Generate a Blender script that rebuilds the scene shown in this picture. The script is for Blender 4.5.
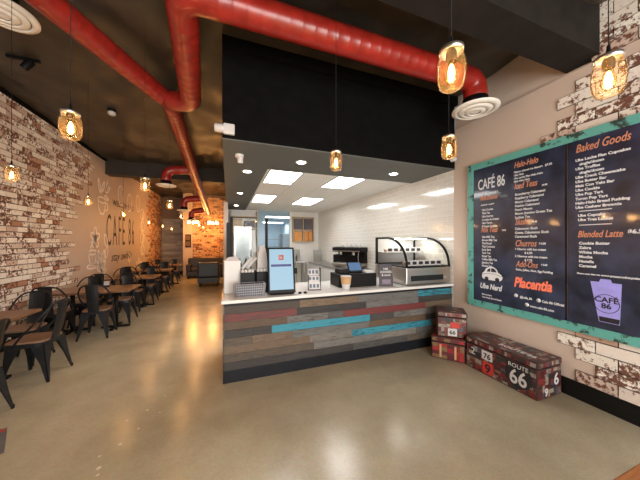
import bpy, bmesh, math, random
from mathutils import Vector, Matrix, noise
random.seed(86)
PI = math.pi
S = bpy.context.scene
for o in list(bpy.data.objects): bpy.data.objects.remove(o)
COL = S.collection

# ------------------------------------------------------------------ camera
TH = math.radians(20.2)                       # the camera looks 20 degrees to the right of the hall's long axis
cam = bpy.data.cameras.new('camera'); cam.sensor_width = 36; cam.lens = 250/640*36; cam.shift_y = 0.003
cam.clip_start = .02
camo = bpy.data.objects.new('camera', cam); COL.objects.link(camo)
camo.location = (0, 0, 1.6); camo.rotation_euler = (PI/2, 0, -TH)
S.camera = camo
# ------------------------------------------------------------------ world, daylight, exposure
W = bpy.data.worlds.new('sky'); S.world = W; W.use_nodes = True
W.node_tree.nodes['Background'].inputs[0].default_value = (.75, .85, 1, 1)
W.node_tree.nodes['Background'].inputs[1].default_value = .6
def area_light(name, loc, rot, sx, sy, power, color):
    l = bpy.data.lights.new(name, 'AREA'); l.shape = 'RECTANGLE'; l.size = sx; l.size_y = sy
    l.energy = power; l.color = color
    o = bpy.data.objects.new(name, l); COL.objects.link(o); o.location = loc; o.rotation_euler = rot
    return o
# daylight of the shopfront glazing behind the camera
area_light('shopfront_daylight', (.6, -2.62, 1.55), (PI/2, 0, 0), 4.0, 2.4, 405, (1, .965, .90))
S.view_settings.view_transform = 'Standard'; S.view_settings.look = 'None'
S.view_settings.exposure = 0.0; S.view_settings.gamma = 1; S.view_settings.use_curve_mapping = False
BULB_W = 10.0
PANEL_E = 17

# ------------------------------------------------------------------ materials
def nt(m):
    m.use_nodes = True
    return m.node_tree, m.node_tree.nodes, m.node_tree.links
def rgba(c): return (c[0], c[1], c[2], 1)
def mat(name, color, rough=.5, metal=0, var=.12, scale=8, bump=0, coat=0, stretch=None, spec=.5):
    """one plain material; its colour wanders a little with a noise"""
    m = bpy.data.materials.new(name); t, n, l = nt(m); p = n['Principled BSDF']
    p.inputs['Roughness'].default_value = rough; p.inputs['Metallic'].default_value = metal
    p.inputs['Coat Weight'].default_value = coat; p.inputs['Coat Roughness'].default_value = .08
    p.inputs['Specular IOR Level'].default_value = spec
    tc = n.new('ShaderNodeTexCoord'); nz = n.new('ShaderNodeTexNoise'); nz.inputs['Scale'].default_value = scale
    nz.inputs['Detail'].default_value = 5
    src = tc.outputs['Object']
    if stretch:
        mp = n.new('ShaderNodeMapping'); mp.inputs['Scale'].default_value = stretch
        l.new(src, mp.inputs[0]); src = mp.outputs[0]
    l.new(src, nz.inputs['Vector'])
    r = n.new('ShaderNodeValToRGB'); l.new(nz.outputs['Fac'], r.inputs[0])
    r.color_ramp.elements[0].position = .3; r.color_ramp.elements[1].position = .7
    r.color_ramp.elements[0].color = rgba([c*(1-var) for c in color]); r.color_ramp.elements[1].color = rgba([min(1, c*(1+var)) for c in color])
    l.new(r.outputs[0], p.inputs['Base Color'])
    if bump:
        b = n.new('ShaderNodeBump'); b.inputs['Strength'].default_value = bump; b.inputs['Distance'].default_value = .01
        l.new(nz.outputs['Fac'], b.inputs['Height']); l.new(b.outputs[0], p.inputs['Normal'])
    return m
def emit(name, color, e):
    m = bpy.data.materials.new(name); t, n, l = nt(m); p = n['Principled BSDF']
    p.inputs['Base Color'].default_value = (.02, .02, .02, 1); p.inputs['Emission Color'].default_value = rgba(color)
    p.inputs['Emission Strength'].default_value = e
    return m
def glass(name, tint=(1, 1, 1), f=.12, amber_glow=0):
    m = bpy.data.materials.new(name); t, n, l = nt(m); n.remove(n['Principled BSDF'])
    tr = n.new('ShaderNodeBsdfTransparent'); tr.inputs[0].default_value = rgba(tint)
    g = n.new('ShaderNodeBsdfGlossy'); g.inputs['Roughness'].default_value = .04
    lw = n.new('ShaderNodeLayerWeight'); lw.inputs['Blend'].default_value = f
    mx = n.new('ShaderNodeMixShader'); l.new(lw.outputs['Fresnel'], mx.inputs[0]); l.new(tr.outputs[0], mx.inputs[1]); l.new(g.outputs[0], mx.inputs[2])
    out = mx
    if amber_glow:                                   # amber translucency put in so the whole jar glows round its bulb
        df = n.new('ShaderNodeBsdfTranslucent'); df.inputs[0].default_value = (1, .80, .5, 1)
        out = n.new('ShaderNodeMixShader'); out.inputs[0].default_value = amber_glow
        l.new(mx.outputs[0], out.inputs[1]); l.new(df.outputs[0], out.inputs[2])
    l.new(out.outputs[0], n['Material Output'].inputs[0])
    return m
def island_mat(name, stops, rough=.6, stain=None, stain_scale=9, stain_lo=.5, stain_hi=.6, bump=.3, stretch=None, grain=0, constant=False):
    """every loose piece of the mesh takes its own colour out of the stops; a noise stains over it"""
    m = bpy.data.materials.new(name); t, n, l = nt(m); p = n['Principled BSDF']; p.inputs['Roughness'].default_value = rough
    g = n.new('ShaderNodeNewGeometry'); r = n.new('ShaderNodeValToRGB')
    l.new(g.outputs['Random Per Island'], r.inputs[0])
    cr = r.color_ramp
    if constant: cr.interpolation = 'CONSTANT'
    while len(cr.elements) < len(stops): cr.elements.new(.5)
    for i, c in enumerate(stops):
        cr.elements[i].position = i/len(stops) if constant else i/(len(stops)-1)
    for i, c in enumerate(stops): cr.elements[i].color = rgba(c)
    tc = n.new('ShaderNodeTexCoord'); nz = n.new('ShaderNodeTexNoise'); nz.inputs['Scale'].default_value = stain_scale; nz.inputs['Detail'].default_value = 8
    nz.inputs['Roughness'].default_value = .65
    src = tc.outputs['Object']
    if stretch:
        mp = n.new('ShaderNodeMapping'); mp.inputs['Scale'].default_value = stretch; l.new(src, mp.inputs[0]); src = mp.outputs[0]
    # shift the noise piece by piece
    ad = n.new('ShaderNodeVectorMath'); ad.operation = 'ADD'
    sc = n.new('ShaderNodeMath'); sc.operation = 'MULTIPLY'; sc.inputs[1].default_value = 40
    l.new(g.outputs['Random Per Island'], sc.inputs[0]); cb = n.new('ShaderNodeCombineXYZ')
    for i in range(3): l.new(sc.outputs[0], cb.inputs[i])
    l.new(src, ad.inputs[0]); l.new(cb.outputs[0], ad.inputs[1]); l.new(ad.outputs[0], nz.inputs['Vector'])
    col = r.outputs[0]
    if stain:
        mr = n.new('ShaderNodeMapRange'); mr.inputs['From Min'].default_value = stain_lo; mr.inputs['From Max'].default_value = stain_hi
        ad2 = n.new('ShaderNodeMath'); ad2.operation = 'ADD'
        m2 = n.new('ShaderNodeMath'); m2.operation = 'MULTIPLY_ADD'; m2.inputs[1].default_value = .22; m2.inputs[2].default_value = -.11
        fr = n.new('ShaderNodeMath'); fr.operation = 'FRACT'
        s2 = n.new('ShaderNodeMath'); s2.operation = 'MULTIPLY'; s2.inputs[1].default_value = 37.3
        l.new(g.outputs['Random Per Island'], s2.inputs[0]); l.new(s2.outputs[0], fr.inputs[0]); l.new(fr.outputs[0], m2.inputs[0])
        l.new(nz.outputs['Fac'], ad2.inputs[0]); l.new(m2.outputs[0], ad2.inputs[1]); l.new(ad2.outputs[0], mr.inputs['Value'])
        mx = n.new('ShaderNodeMix'); mx.data_type = 'RGBA'; l.new(mr.outputs[0], mx.inputs['Factor']); l.new(col, mx.inputs['A'])
        mx.inputs['B'].default_value = rgba(stain); col = mx.outputs['Result']
    if grain:
        mg = n.new('ShaderNodeMapRange'); mg.inputs['To Min'].default_value = 1-grain; mg.inputs['To Max'].default_value = 1+grain
        mg.inputs['From Min'].default_value = .3; mg.inputs['From Max'].default_value = .7
        l.new(nz.outputs['Fac'], mg.inputs['Value'])
        mm = n.new('ShaderNodeMix'); mm.data_type = 'RGBA'; mm.blend_type = 'MULTIPLY'; mm.inputs['Factor'].default_value = 1
        l.new(col, mm.inputs['A']); l.new(mg.outputs[0], mm.inputs['B']); col = mm.outputs['Result']
    l.new(col, p.inputs['Base Color'])
    if bump:
        b = n.new('ShaderNodeBump'); b.inputs['Strength'].default_value = bump; b.inputs['Distance'].default_value = .008
        l.new(nz.outputs['Fac'], b.inputs['Height']); l.new(b.outputs[0], p.inputs['Normal'])
    return m
def course_mat(name, c1, c2, mortar, w, h, axes, rough, mort=.012, bump=.4, coat=0):
    """tiles or boards laid in courses, mapped on the two world axes named"""
    m = bpy.data.materials.new(name); t, n, l = nt(m); p = n['Principled BSDF']; p.inputs['Roughness'].default_value = rough
    p.inputs['Coat Weight'].default_value = coat
    tc = n.new('ShaderNodeTexCoord'); sp = n.new('ShaderNodeSeparateXYZ'); cb = n.new('ShaderNodeCombineXYZ')
    l.new(tc.outputs['Object'], sp.inputs[0]); l.new(sp.outputs[axes[0]], cb.inputs[0]); l.new(sp.outputs[axes[1]], cb.inputs[1])
    b = n.new('ShaderNodeTexBrick'); l.new(cb.outputs[0], b.inputs['Vector'])
    b.inputs['Color1'].default_value = rgba(c1); b.inputs['Color2'].default_value = rgba(c2); b.inputs['Mortar'].default_value = rgba(mortar)
    b.inputs['Scale'].default_value = 1; b.inputs['Mortar Size'].default_value = mort; b.inputs['Brick Width'].default_value = w; b.inputs['Row Height'].default_value = h
    b.inputs['Mortar Smooth'].default_value = .2
    l.new(b.outputs['Color'], p.inputs['Base Color'])
    bp = n.new('ShaderNodeBump'); bp.inputs['Strength'].default_value = bump; bp.inputs['Distance'].default_value = .006; bp.invert = True
    l.new(b.outputs['Fac'], bp.inputs['Height']); l.new(bp.outputs[0], p.inputs['Normal'])
    return m

M = {}
def floor_material():
    m = bpy.data.materials.new('polished_concrete'); t, n, l = nt(m); p = n['Principled BSDF']
    tc = n.new('ShaderNodeTexCoord')
    a = n.new('ShaderNodeTexNoise'); a.inputs['Scale'].default_value = .9; a.inputs['Detail'].default_value = 7; a.inputs['Roughness'].default_value = .6
    c = n.new('ShaderNodeTexNoise'); c.inputs['Scale'].default_value = 60; c.inputs['Detail'].default_value = 3
    for q in (a, c): l.new(tc.outputs['Object'], q.inputs['Vector'])
    r = n.new('ShaderNodeValToRGB'); l.new(a.outputs['Fac'], r.inputs[0])
    r.color_ramp.elements[0].position = .33; r.color_ramp.elements[0].color = (.30, .262, .185, 1)
    r.color_ramp.elements[1].position = .68; r.color_ramp.elements[1].color = (.47, .42, .305, 1)
    mx = n.new('ShaderNodeMix'); mx.data_type = 'RGBA'; mx.blend_type = 'OVERLAY'; mx.inputs['Factor'].default_value = .25
    l.new(r.outputs[0], mx.inputs['A']); l.new(c.outputs['Color'], mx.inputs['B'])
    l.new(mx.outputs['Result'], p.inputs['Base Color'])
    rr = n.new('ShaderNodeMapRange'); rr.inputs['To Min'].default_value = .19; rr.inputs['To Max'].default_value = .25
    l.new(a.outputs['Fac'], rr.inputs['Value']); l.new(rr.outputs[0], p.inputs['Roughness'])
    b = n.new('ShaderNodeBump'); b.inputs['Strength'].default_value = .06; b.inputs['Distance'].default_value = .02
    b2 = n.new('ShaderNodeTexNoise'); b2.inputs['Scale'].default_value = 3.5; l.new(tc.outputs['Object'], b2.inputs['Vector'])
    l.new(b2.outputs['Fac'], b.inputs['Height']); l.new(b.outputs[0], p.inputs['Normal'])
    return m
M['floor'] = floor_material()
M['pink'] = mat('greige_paint', (.50, .405, .34), .6, var=.03, scale=2)
M['greige_lit'] = mat('greige_paint_lit', (.575, .462, .39), .6, var=.03, scale=2)  # same paint as pink, lightened to carry the right wall's brighter light
M['white_paint'] = mat('white_paint', (.78, .77, .74), .5, var=.02)
M['kitchen_white'] = mat('kitchen_wall_paint', (.72, .70, .66), .4, var=.03)
M['back_blue'] = mat('back_room_paint', (.70, .80, .87), .5, var=.04)
M['ceiling_tile'] = course_mat('lay_in_ceiling_tile', (.86, .855, .84), (.84, .835, .82), (.6, .6, .6), 1.2, .6, (1, 0), .8, mort=.006, bump=.1)
M['fabric'] = mat('black_insulation_facing', (.042, .034, .024), .42, var=.4, scale=3, bump=.5)
M['black_paint'] = mat('matt_black_paint', (.004, .004, .004), .8, var=.2, spec=.06)
M['grey_paint'] = mat('dark_grey_paint', (.105, .11, .105), .6, var=.05)
M['beam'] = mat('dark_beam_paint', (.018, .015, .013), .7, var=.15, spec=.12)
M['baseboard'] = mat('black_baseboard', (.006, .006, .006), .5, var=.2, spec=.2)
M['red_duct'] = mat('red_duct_paint', (.26, .017, .011), .30, var=.2, scale=9, bump=.3)
M['diffuser'] = mat('white_enamel', (.74, .70, .64), .4, var=.03)
M['brick'] = island_mat('limewashed_brick', [(.76, .70, .63), (.86, .82, .76), (.66, .59, .52), (.80, .75, .69), (.36, .17, .10), (.82, .77, .71), (.70, .62, .54)], .75,
                        stain=(.15, .06, .038), stain_scale=22, stain_lo=.535, stain_hi=.60, bump=.7)
M['orange_brick'] = island_mat('red_brick', [(.66, .42, .24), (.55, .26, .12), (.62, .40, .24), (.30, .10, .05), (.66, .46, .30), (.45, .18, .08)], .7,
                        stain=(.12, .045, .02), stain_scale=13, stain_lo=.53, stain_hi=.60, bump=.6)
M['mortar'] = mat('mortar', (.19, .14, .11), .9, var=.2, scale=30, bump=.5)
M['tile'] = course_mat('glazed_white_tile', (.67, .65, .60), (.71, .69, .64), (.80, .79, .76), .2, .088, (1, 2), .11, mort=.007, bump=.6, coat=.3)
M['gray_plank'] = island_mat('weathered_plank', [(.24, .235, .23), (.36, .35, .34), (.16, .155, .15), (.45, .43, .41)], .7, stain_scale=6, stretch=(.6, 6, 8), bump=.4, grain=.4)
M['plank'] = island_mat('reclaimed_wood', [(0.051, 0.047, 0.045), (0.108, 0.068, 0.043), (0.151, 0.144, 0.137), (0.036, 0.031, 0.029), (0.086, 0.083, 0.083), (0.137, 0.094, 0.061), (0.060, 0.045, 0.035), (0.173, 0.155, 0.137), (0.027, 0.025, 0.025), (0.094, 0.072, 0.054), (0.115, 0.112, 0.108)], .65,
                        stain=(.02, .016, .014), stain_scale=6, stain_lo=.54, stain_hi=.74, stretch=(1.2, 8, 11), bump=.5, grain=.5, constant=True)
M['teal_plank'] = island_mat('worn_teal_plank', [(.026, .20, .28), (.034, .24, .32)], .6, stain=(.012, .05, .07), stain_scale=7, stain_lo=.50, stain_hi=.64, stretch=(1.2, 8, 11), bump=.4)
M['red_plank'] = island_mat('worn_red_plank', [(.12, .022, .022), (.15, .032, .03)], .6, stain=(.07, .03, .03), stain_scale=6, stain_lo=.5, stain_hi=.68, stretch=(1.2, 8, 11), bump=.4)
M['frame_teal'] = island_mat('distressed_teal_frame', [(.10, .36, .32), (.12, .40, .36)], .5, stain=(.03, .05, .045), stain_scale=7, stain_lo=.60, stain_hi=.66, stretch=(1, 1.3, 1.3), bump=.4)
M['toe'] = mat('navy_black_toe_board', (.008, .009, .013), .5, var=.15, spec=.25)
M['quartz'] = mat('white_quartz', (.69, .685, .675), .2, var=.02, scale=20)
M['steel'] = mat('brushed_steel', (.50, .49, .47), .32, 1, var=.06, stretch=(1, 1, 30))
M['gun'] = mat('gunmetal', (.013, .0145, .017), .45, .15, var=.3, scale=14, spec=.35)
M['seat_wood'] = mat('brown_seat_wood', (.23, .135, .085), .42, var=.25, scale=5, stretch=(14, 1.5, 1))
M['table_wood'] = mat('oiled_table_wood', (.20, .105, .055), .30, var=.35, scale=4, stretch=(1.5, 12, 1))
M['black_metal'] = mat('black_metal', (.004, .004, .0045), .55, var=.2, spec=.2)
M['black_plastic'] = mat('black_plastic', (.004, .004, .005), .5, var=.15, spec=.2)
M['dark_leather'] = mat('dark_leather', (.025, .018, .015), .42, var=.2, bump=.2, scale=20)
M['navy_leather'] = mat('navy_leather', (.012, .017, .024), .42, var=.2, bump=.2, scale=20)
M['white_plastic'] = mat('white_plastic', (.56, .55, .55), .35, var=.02)
M['paper'] = mat('white_paper', (.57, .56, .57), .7, var=.03)
M['kraft'] = mat('kraft_sleeve', (.52, .33, .17), .7, var=.08)
M['cardboard'] = mat('cardboard', (.42, .30, .19), .8, var=.1)
M['orange_box'] = mat('orange_box', (.62, .27, .08), .7, var=.1)
M['navy_box'] = mat('charcoal_box', (.10, .09, .10), .7, var=.15)
M['shelf_wood'] = mat('shelf_wood', (.48, .36, .24), .6, var=.2, stretch=(8, 8, 1))
M['menu'] = mat('navy_menu_panel', (.020, .028, .060), .34, var=.6, scale=5, coat=.75)
M['ink_white'] = mat('white_ink', (.70, .72, .76), .5, var=.02)
M['ink_orange'] = mat('orange_ink', (.62, .26, .155), .5, var=.05)
M['ink_coral'] = mat('coral_ink', (.95, .22, .13), .5, var=.04)
M['ink_purple'] = mat('lavender_ink', (.33, .31, .78), .5, var=.08, scale=15)
M['ink_dark'] = mat('dark_ink', (.015, .014, .02), .5, var=.1)
M['mural_white'] = mat('white_mural_paint', (.82, .78, .74), .7, var=.05)
M['mural_black'] = mat('black_mural_paint', (.03, .025, .02), .7, var=.1)
M['glass'] = glass('clear_glass', (.97, .98, .97))
M['jar_glass'] = glass('jar_glass', (1, .96, .88), .10, amber_glow=.010)
M['bulb'] = emit('glowing_bulb', (1, .60, .24), 40)
M['bulb_glass'] = glass('amber_bulb_glass', (1, .86, .62), .1)
M['panel_light'] = emit('panel_diffuser', (1, .985, .96), PANEL_E)
M['cool_panel'] = emit('cool_panel_diffuser', (.80, .92, 1), 16)
M['downlight'] = emit('downlight_lens', (1, .93, .82), 20)
M['screen'] = emit('kiosk_screen', (.36, .62, .80), .85)
M['screen_blue'] = emit('register_screen', (.10, .22, .42), .8)
M['screen_red'] = emit('screen_logo_red', (.75, .06, .05), .6)
M['screen_navy'] = emit('screen_bar_navy', (.02, .03, .32), .6)
M['case_light'] = emit('case_light_strip', (1, .95, .85), 45)
M['collage'] = island_mat('collage_print', [(.14, .018, .02), (.04, .035, .04), (.20, .03, .03), (.30, .25, .20), (.07, .075, .10), (.10, .016, .02), (.20, .11, .07), (.03, .028, .03), (.26, .23, .21), (.07, .02, .02), (.16, .04, .035)],
                          .4, stain=(.03, .022, .022), stain_scale=45, stain_lo=.56, stain_hi=.62, bump=0, constant=True)
M['red_collage'] = island_mat('red_collage_print', [(.28, .018, .025), (.34, .03, .03), (.10, .02, .03), (.26, .02, .025), (.20, .12, .06), (.30, .025, .025), (.12, .03, .035), (.32, .03, .03)],
                          .4, stain=(.10, .015, .02), stain_scale=40, stain_lo=.57, stain_hi=.63, bump=0, constant=True)
M['trunk_black'] = mat('dark_vinyl', (.05, .02, .02), .4, var=.3)
M['sign_purple'] = mat('dark_purple_print', (.055, .048, .062), .5, var=.3, scale=30)
M['cake'] = island_mat('pastry', [(.55, .36, .18), (.34, .20, .40), (.62, .50, .34), (.30, .16, .08)], .7, bump=.2, stain_scale=30)
M['sticker'] = mat('grey_floor_vinyl', (.12, .12, .125), .5, var=.1)
M['red_vinyl'] = mat('red_vinyl', (.5, .04, .03), .5, var=.05)

# ------------------------------------------------------------------ mesh helpers
class MB:
    def __init__(s): s.v, s.f, s.sm = [], [], []
    def add(s, vs, fs, T=None, smooth=False):
        k = len(s.v)
        s.v += [tuple(T @ Vector(v)) if T else tuple(v) for v in vs]
        s.f += [tuple(k+i for i in f) for f in fs]; s.sm += [smooth]*len(fs)
        return s
    def box(s, x0, x1, y0, y1, z0, z1, T=None):
        vs = [(x, y, z) for z in (z0, z1) for y in (y0, y1) for x in (x0, x1)]
        return s.add(vs, [(0, 2, 3, 1), (4, 5, 7, 6), (0, 1, 5, 4), (2, 6, 7, 3), (0, 4, 6, 2), (1, 3, 7, 5)], T)
    def bbox(s, x0, x1, y0, y1, z0, z1, b=.01, T=None, seg=2):
        bm = bmesh.new(); bmesh.ops.create_cube(bm, size=1)
        for v in bm.verts: v.co = Vector(((x0+x1)/2+v.co.x*(x1-x0), (y0+y1)/2+v.co.y*(y1-y0), (z0+z1)/2+v.co.z*(z1-z0)))
        bmesh.ops.bevel(bm, geom=list(bm.edges), offset=b, segments=seg, profile=.5, affect='EDGES')
        bm.verts.index_update(); s.add([v.co[:] for v in bm.verts], [[v.index for v in f.verts] for f in bm.faces], T, False); bm.free()
        return s
    def lathe(s, prof, n=24, T=None, cap=True, smooth=True):
        vs, fs = [], []
        for r, z in prof:
            for k in range(n): vs.append((r*math.cos(2*PI*k/n), r*math.sin(2*PI*k/n), z))
        for i in range(len(prof)-1):
            for k in range(n): fs.append((i*n+k, i*n+(k+1) % n, (i+1)*n+(k+1) % n, (i+1)*n+k))
        s.add(vs, fs, T, smooth)
        if cap:
            if prof[0][0] > 1e-6: s.add(vs[:n], [tuple(reversed(range(n)))], T)
            if prof[-1][0] > 1e-6: s.add(vs[-n:], [tuple(range(n))], T)
        return s
    def tube(s, pts, r, n=10, closed=False, smooth=True, cap=True, T=None, rad=None):
        pts = [Vector(p) for p in pts]; N = len(pts); vs = []; up = None
        for i, p in enumerate(pts):
            if closed: d = pts[(i+1) % N]-pts[i-1]
            else: d = pts[min(i+1, N-1)]-pts[max(i-1, 0)]
            d.normalize()
            if up is None:
                up = Vector((0, 0, 1)) if abs(d.z) < .9 else Vector((1, 0, 0))
            a = d.cross(up)
            if a.length < 1e-4: a = d.cross(Vector((.3, 1, .2)))
            a.normalize(); b = a.cross(d).normalized(); up = b
            ri = rad[i] if rad else r
            for k in range(n): vs.append(p+(a*math.cos(2*PI*k/n)+b*math.sin(2*PI*k/n))*ri)
        fs = []
        for i in range(N if closed else N-1):
            j = (i+1) % N
            for k in range(n): fs.append((i*n+k, j*n+k, j*n+(k+1) % n, i*n+(k+1) % n))
        if cap and not closed: fs += [tuple(range(n)), tuple(range((N-1)*n, N*n))[::-1]]
        return s.add(vs, fs, T, smooth)
    def prism(s, poly, d0, d1, T=None):
        """polygon in local xy, pushed out along z"""
        n = len(poly)
        vs = [(x, y, d0) for x, y in poly]+[(x, y, d1) for x, y in poly]
        fs = [tuple(range(n))[::-1], tuple(range(n, 2*n))]+[(i, (i+1) % n, n+(i+1) % n, n+i) for i in range(n)]
        return s.add(vs, fs, T)
    def ribbon(s, pts, w, T, t=.002, closed=False):
        """a painted stroke of width w in local xy"""
        P = [Vector((p[0], p[1])) for p in pts]; N = len(P)
        vs = []
        for i in range(N):
            d = (P[(i+1) % N]-P[i-1]) if closed else (P[min(i+1, N-1)]-P[max(i-1, 0)])
            if d.length < 1e-7: d = Vector((1, 0))
            d.normalize(); q = Vector((-d.y, d.x))*w/2
            vs += [(P[i].x+q.x, P[i].y+q.y, t), (P[i].x-q.x, P[i].y-q.y, t)]
        fs = [(2*i, 2*i+1, 2*((i+1) % N)+1, 2*((i+1) % N)) for i in range(N if closed else N-1)]
        return s.add(vs, fs, T)
    def build(s, name, m, parent=None, loc=None):
        me = bpy.data.meshes.new(name); me.from_pydata(s.v, [], s.f)
        if any(s.sm): me.polygons.foreach_set('use_smooth', s.sm)
        me.materials.append(m); me.update()
        bm = bmesh.new(); bm.from_mesh(me); bmesh.ops.recalc_face_normals(bm, faces=bm.faces); bm.to_mesh(me); bm.free()
        o = bpy.data.objects.new(name, me); COL.objects.link(o)
        if parent: o.parent = parent
        if loc: o.location = loc
        return o
def tag(o, label, cat, group=None, kind=None):
    o['label'] = label; o['category'] = cat
    if group: o['group'] = group
    if kind: o['kind'] = kind
    return o
def thing(name, label, cat, loc=(0, 0, 0), rz=0, group=None):
    o = bpy.data.objects.new(name, None); COL.objects.link(o); o.empty_display_size = .1
    o.location = loc; o.rotation_euler = (0, 0, rz)
    return tag(o, label, cat, group)
def struct(o): o['kind'] = 'structure'; return o
def copy_tree(o, parent=None):
    c = o.copy(); COL.objects.link(c)
    if parent: c.parent = parent
    for ch in list(o.children): copy_tree(ch, c)
    return c
def place(proto, used, loc, rz, label):
    o = copy_tree(proto) if used else proto
    o.location = loc; o.rotation_euler = (0, 0, rz); o['label'] = label
    return o
def fillet(pts, r, n=7):
    P = [Vector(p) for p in pts]; out = [P[0]]
    for i in range(1, len(P)-1):
        a = (P[i-1]-P[i]); b = (P[i+1]-P[i]); q = min(r, a.length*.49, b.length*.49)
        A = P[i]+a.normalized()*q; B = P[i]+b.normalized()*q
        for k in range(n+1):
            t = k/n; out.append(A*(1-t)**2+P[i]*2*t*(1-t)+B*t*t)
    return out+[P[-1]]
def text(body, size, m, T, name, parent=None, align='LEFT', shear=0, bold=0, line=1.0, sx=1, sy=1, track=1, depth=.0008):
    cu = bpy.data.curves.new(name, 'FONT'); cu.body = body; cu.size = size; cu.align_x = align; cu.shear = shear; cu.offset = bold
    cu.space_line = line; cu.space_character = track; cu.extrude = depth; cu.resolution_u = 3
    o = bpy.data.objects.new(name, cu); COL.objects.link(o)
    bpy.context.view_layer.update()
    me = bpy.data.meshes.new_from_object(o.evaluated_get(bpy.context.evaluated_depsgraph_get()))
    bpy.data.objects.remove(o); bpy.data.curves.remove(cu)
    me.transform(T @ Matrix.Diagonal((sx, sy, 1, 1))); me.materials.clear(); me.materials.append(m); me.name = name
    n = bpy.data.objects.new(name, me); COL.objects.link(n)
    if parent: n.parent = parent
    return n
def frame_T(origin, ax, ay):
    ax = Vector(ax).normalized(); ay = Vector(ay).normalized(); az = ax.cross(ay)
    return Matrix(((ax.x, ay.x, az.x, origin[0]), (ax.y, ay.y, az.y, origin[1]), (ax.z, ay.z, az.z, origin[2]), (0, 0, 0, 1)))

# ------------------------------------------------------------------ the room
XL, XR, YF, YB, H = -3.1, 3.35, -2.5, 14.3, 3.85
KZ, KY, KB = 2.75, 3.0, 9.3            # kitchen ceiling height, front plane, back wall
floor = struct(MB().box(XL-.1, XR+.1, YF-.1, 17.1, -.08, 0).build('floor', M['floor']))
chips = MB()
for (x, y, s) in ((-1.03, 1.95, .02), (-.98, 1.78, .03), (-.93, 2.1, .018), (-.86, 2.2, .03), (-.84, 2.14, .02), (-.9, 2.32, .022), (-.80, 2.4, .02), (-.72, 2.55, .018), (-.85, 2.7, .018), (-.72, 2.8, .02), (-.6, 2.72, .015), (-1.1, 1.72, .018), (-.62, 3.0, .018), (-.95, 1.6, .02)):
    a = random.random()*6; s *= .7
    chips.add([(x+s*math.cos(a+q)*(.6+.5*random.random()), y+s*math.sin(a+q)*(.6+.5*random.random()), .0006) for q in (0, 1.2, 2.5, 3.8, 5.1)], [(0, 1, 2, 3, 4)])
chips.build('worn_chips', mat('pale_chip', (.55, .49, .40), .5), floor)
# ceiling: sagging black facing between its seams
def drape_ceiling():
    mb = MB(); nx, ny = 90, 150; vs = []
    for j in range(ny+1):
        for i in range(nx+1):
            x = XL+(XR-XL)*i/nx; y = YF+(YB-YF)*j/ny
            seam = abs(math.sin(PI*(x+.4)/1.25))
            f = min(1, abs(y-2.9)/.9) if x > -.4 else 1      # stretched flat along the soffit
            z = H-.05*seam*f+f*(.035*noise.noise(Vector((x*1.4, y*.9, 0)))+.045*noise.noise(Vector((x*4+y*1.5, y*1.6-x, 3)))+.03*abs(noise.noise(Vector((x*2.2-y*2.2, x+y*.7, 9)))))
            vs.append((x, y, z))
    fs = [(j*(nx+1)+i, (j+1)*(nx+1)+i, (j+1)*(nx+1)+i+1, j*(nx+1)+i+1) for j in range(ny) for i in range(nx)]
    mb.add(vs, fs, smooth=True)
    return mb.build('ceiling', M['fabric'])
struct(drape_ceiling())
struct(MB().box(XL-.1, XR+.1, YF-.1, 17.1, 4.05, 4.15).build('roof_slab', M['black_paint']))
wl = struct(MB().box(XL-.1, XL, YF, YB+.1, 0, 4.05).build('wall_left', M['pink']))
# right wall: lower part stands proud of the wall above 3.36 m
struct(MB().box(XR, XR+.1, YF, KY-.02, 0, 3.36).box(XR+.05, XR+.1, YF, KY, 3.36, 4.05).build('wall_right', M['greige_lit']))
struct(MB().box(XR, XR+.1, KY-.02, KB, 0, KZ+.2).build('wall_right_kitchen', M['tile']))
struct(MB().box(XL, -1.0, YF-.1, YF, 0, 4.05).box(-2.2, XR, YF-.1, YF, 2.85, 4.05).box(-2.2, XR, YF-.1, YF, 0, .25).box(3.2, XR, YF-.1, YF, 0, 4.05).build('wall_front', M['pink']))
struct(MB().box(-1.0, 3.2, YF-.08, YF-.02, .25, .31).box(-1.0, 3.2, YF-.08, YF-.02, 2.79, 2.85).box(1.05, 1.11, YF-.08, YF-.02, .25, 2.85).box(-1, -.94, YF-.08, YF-.02, .25, 2.85).box(3.14, 3.2, YF-.08, YF-.02, .25, 2.85).build('window_1', M['black_metal']))
struct(MB().box(XR-.015, XR-.002, YF, KY-.05, 0, .175).build('baseboard_right', M['baseboard']))
struct(MB().box(XL+.002, XL+.015, YF, YB, 0, .12).build('baseboard_left', M['baseboard']))
# back of the hall
struct(MB().box(XL, -1.9, YB, YB+.1, 0, 4.05).build('wall_back', M['mortar']))
def planks(mb, x0, x1, z0, z1, y, rows, lo, hi, t=.012, skip=()):
    h = (z1-z0)/rows
    for r in range(rows):
        x = x0-random.random()*lo
        while x < x1:
            w = random.uniform(lo, hi); a, b = max(x, x0), min(x+w, x1)
            if b-a > .02: mb.box(a+.002, b-.002, y-t-random.random()*.008, y, z0+r*h+.002, z0+(r+1)*h-.002)
            x += w
mb = MB(); planks(mb, XL+.02, -1.92, .02, 2.75, YB-.002, 20, .5, 1.3); struct(mb.build('trim_1', M['gray_plank']))
struct(MB().box(XL+.02, -1.92, YB-.04, YB-.024, 0, .12).build('baseboard_back', M['baseboard']))
struct(MB().box(-1.95, -1.55, 13.0, YB, 0, 4.05).build('wall_back_pier', M['pink']))
struct(MB().box(-1.55, .1, 13.0, 13.1, 0, 4.05).build('wall_back_brick_base', M['mortar']))
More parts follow.
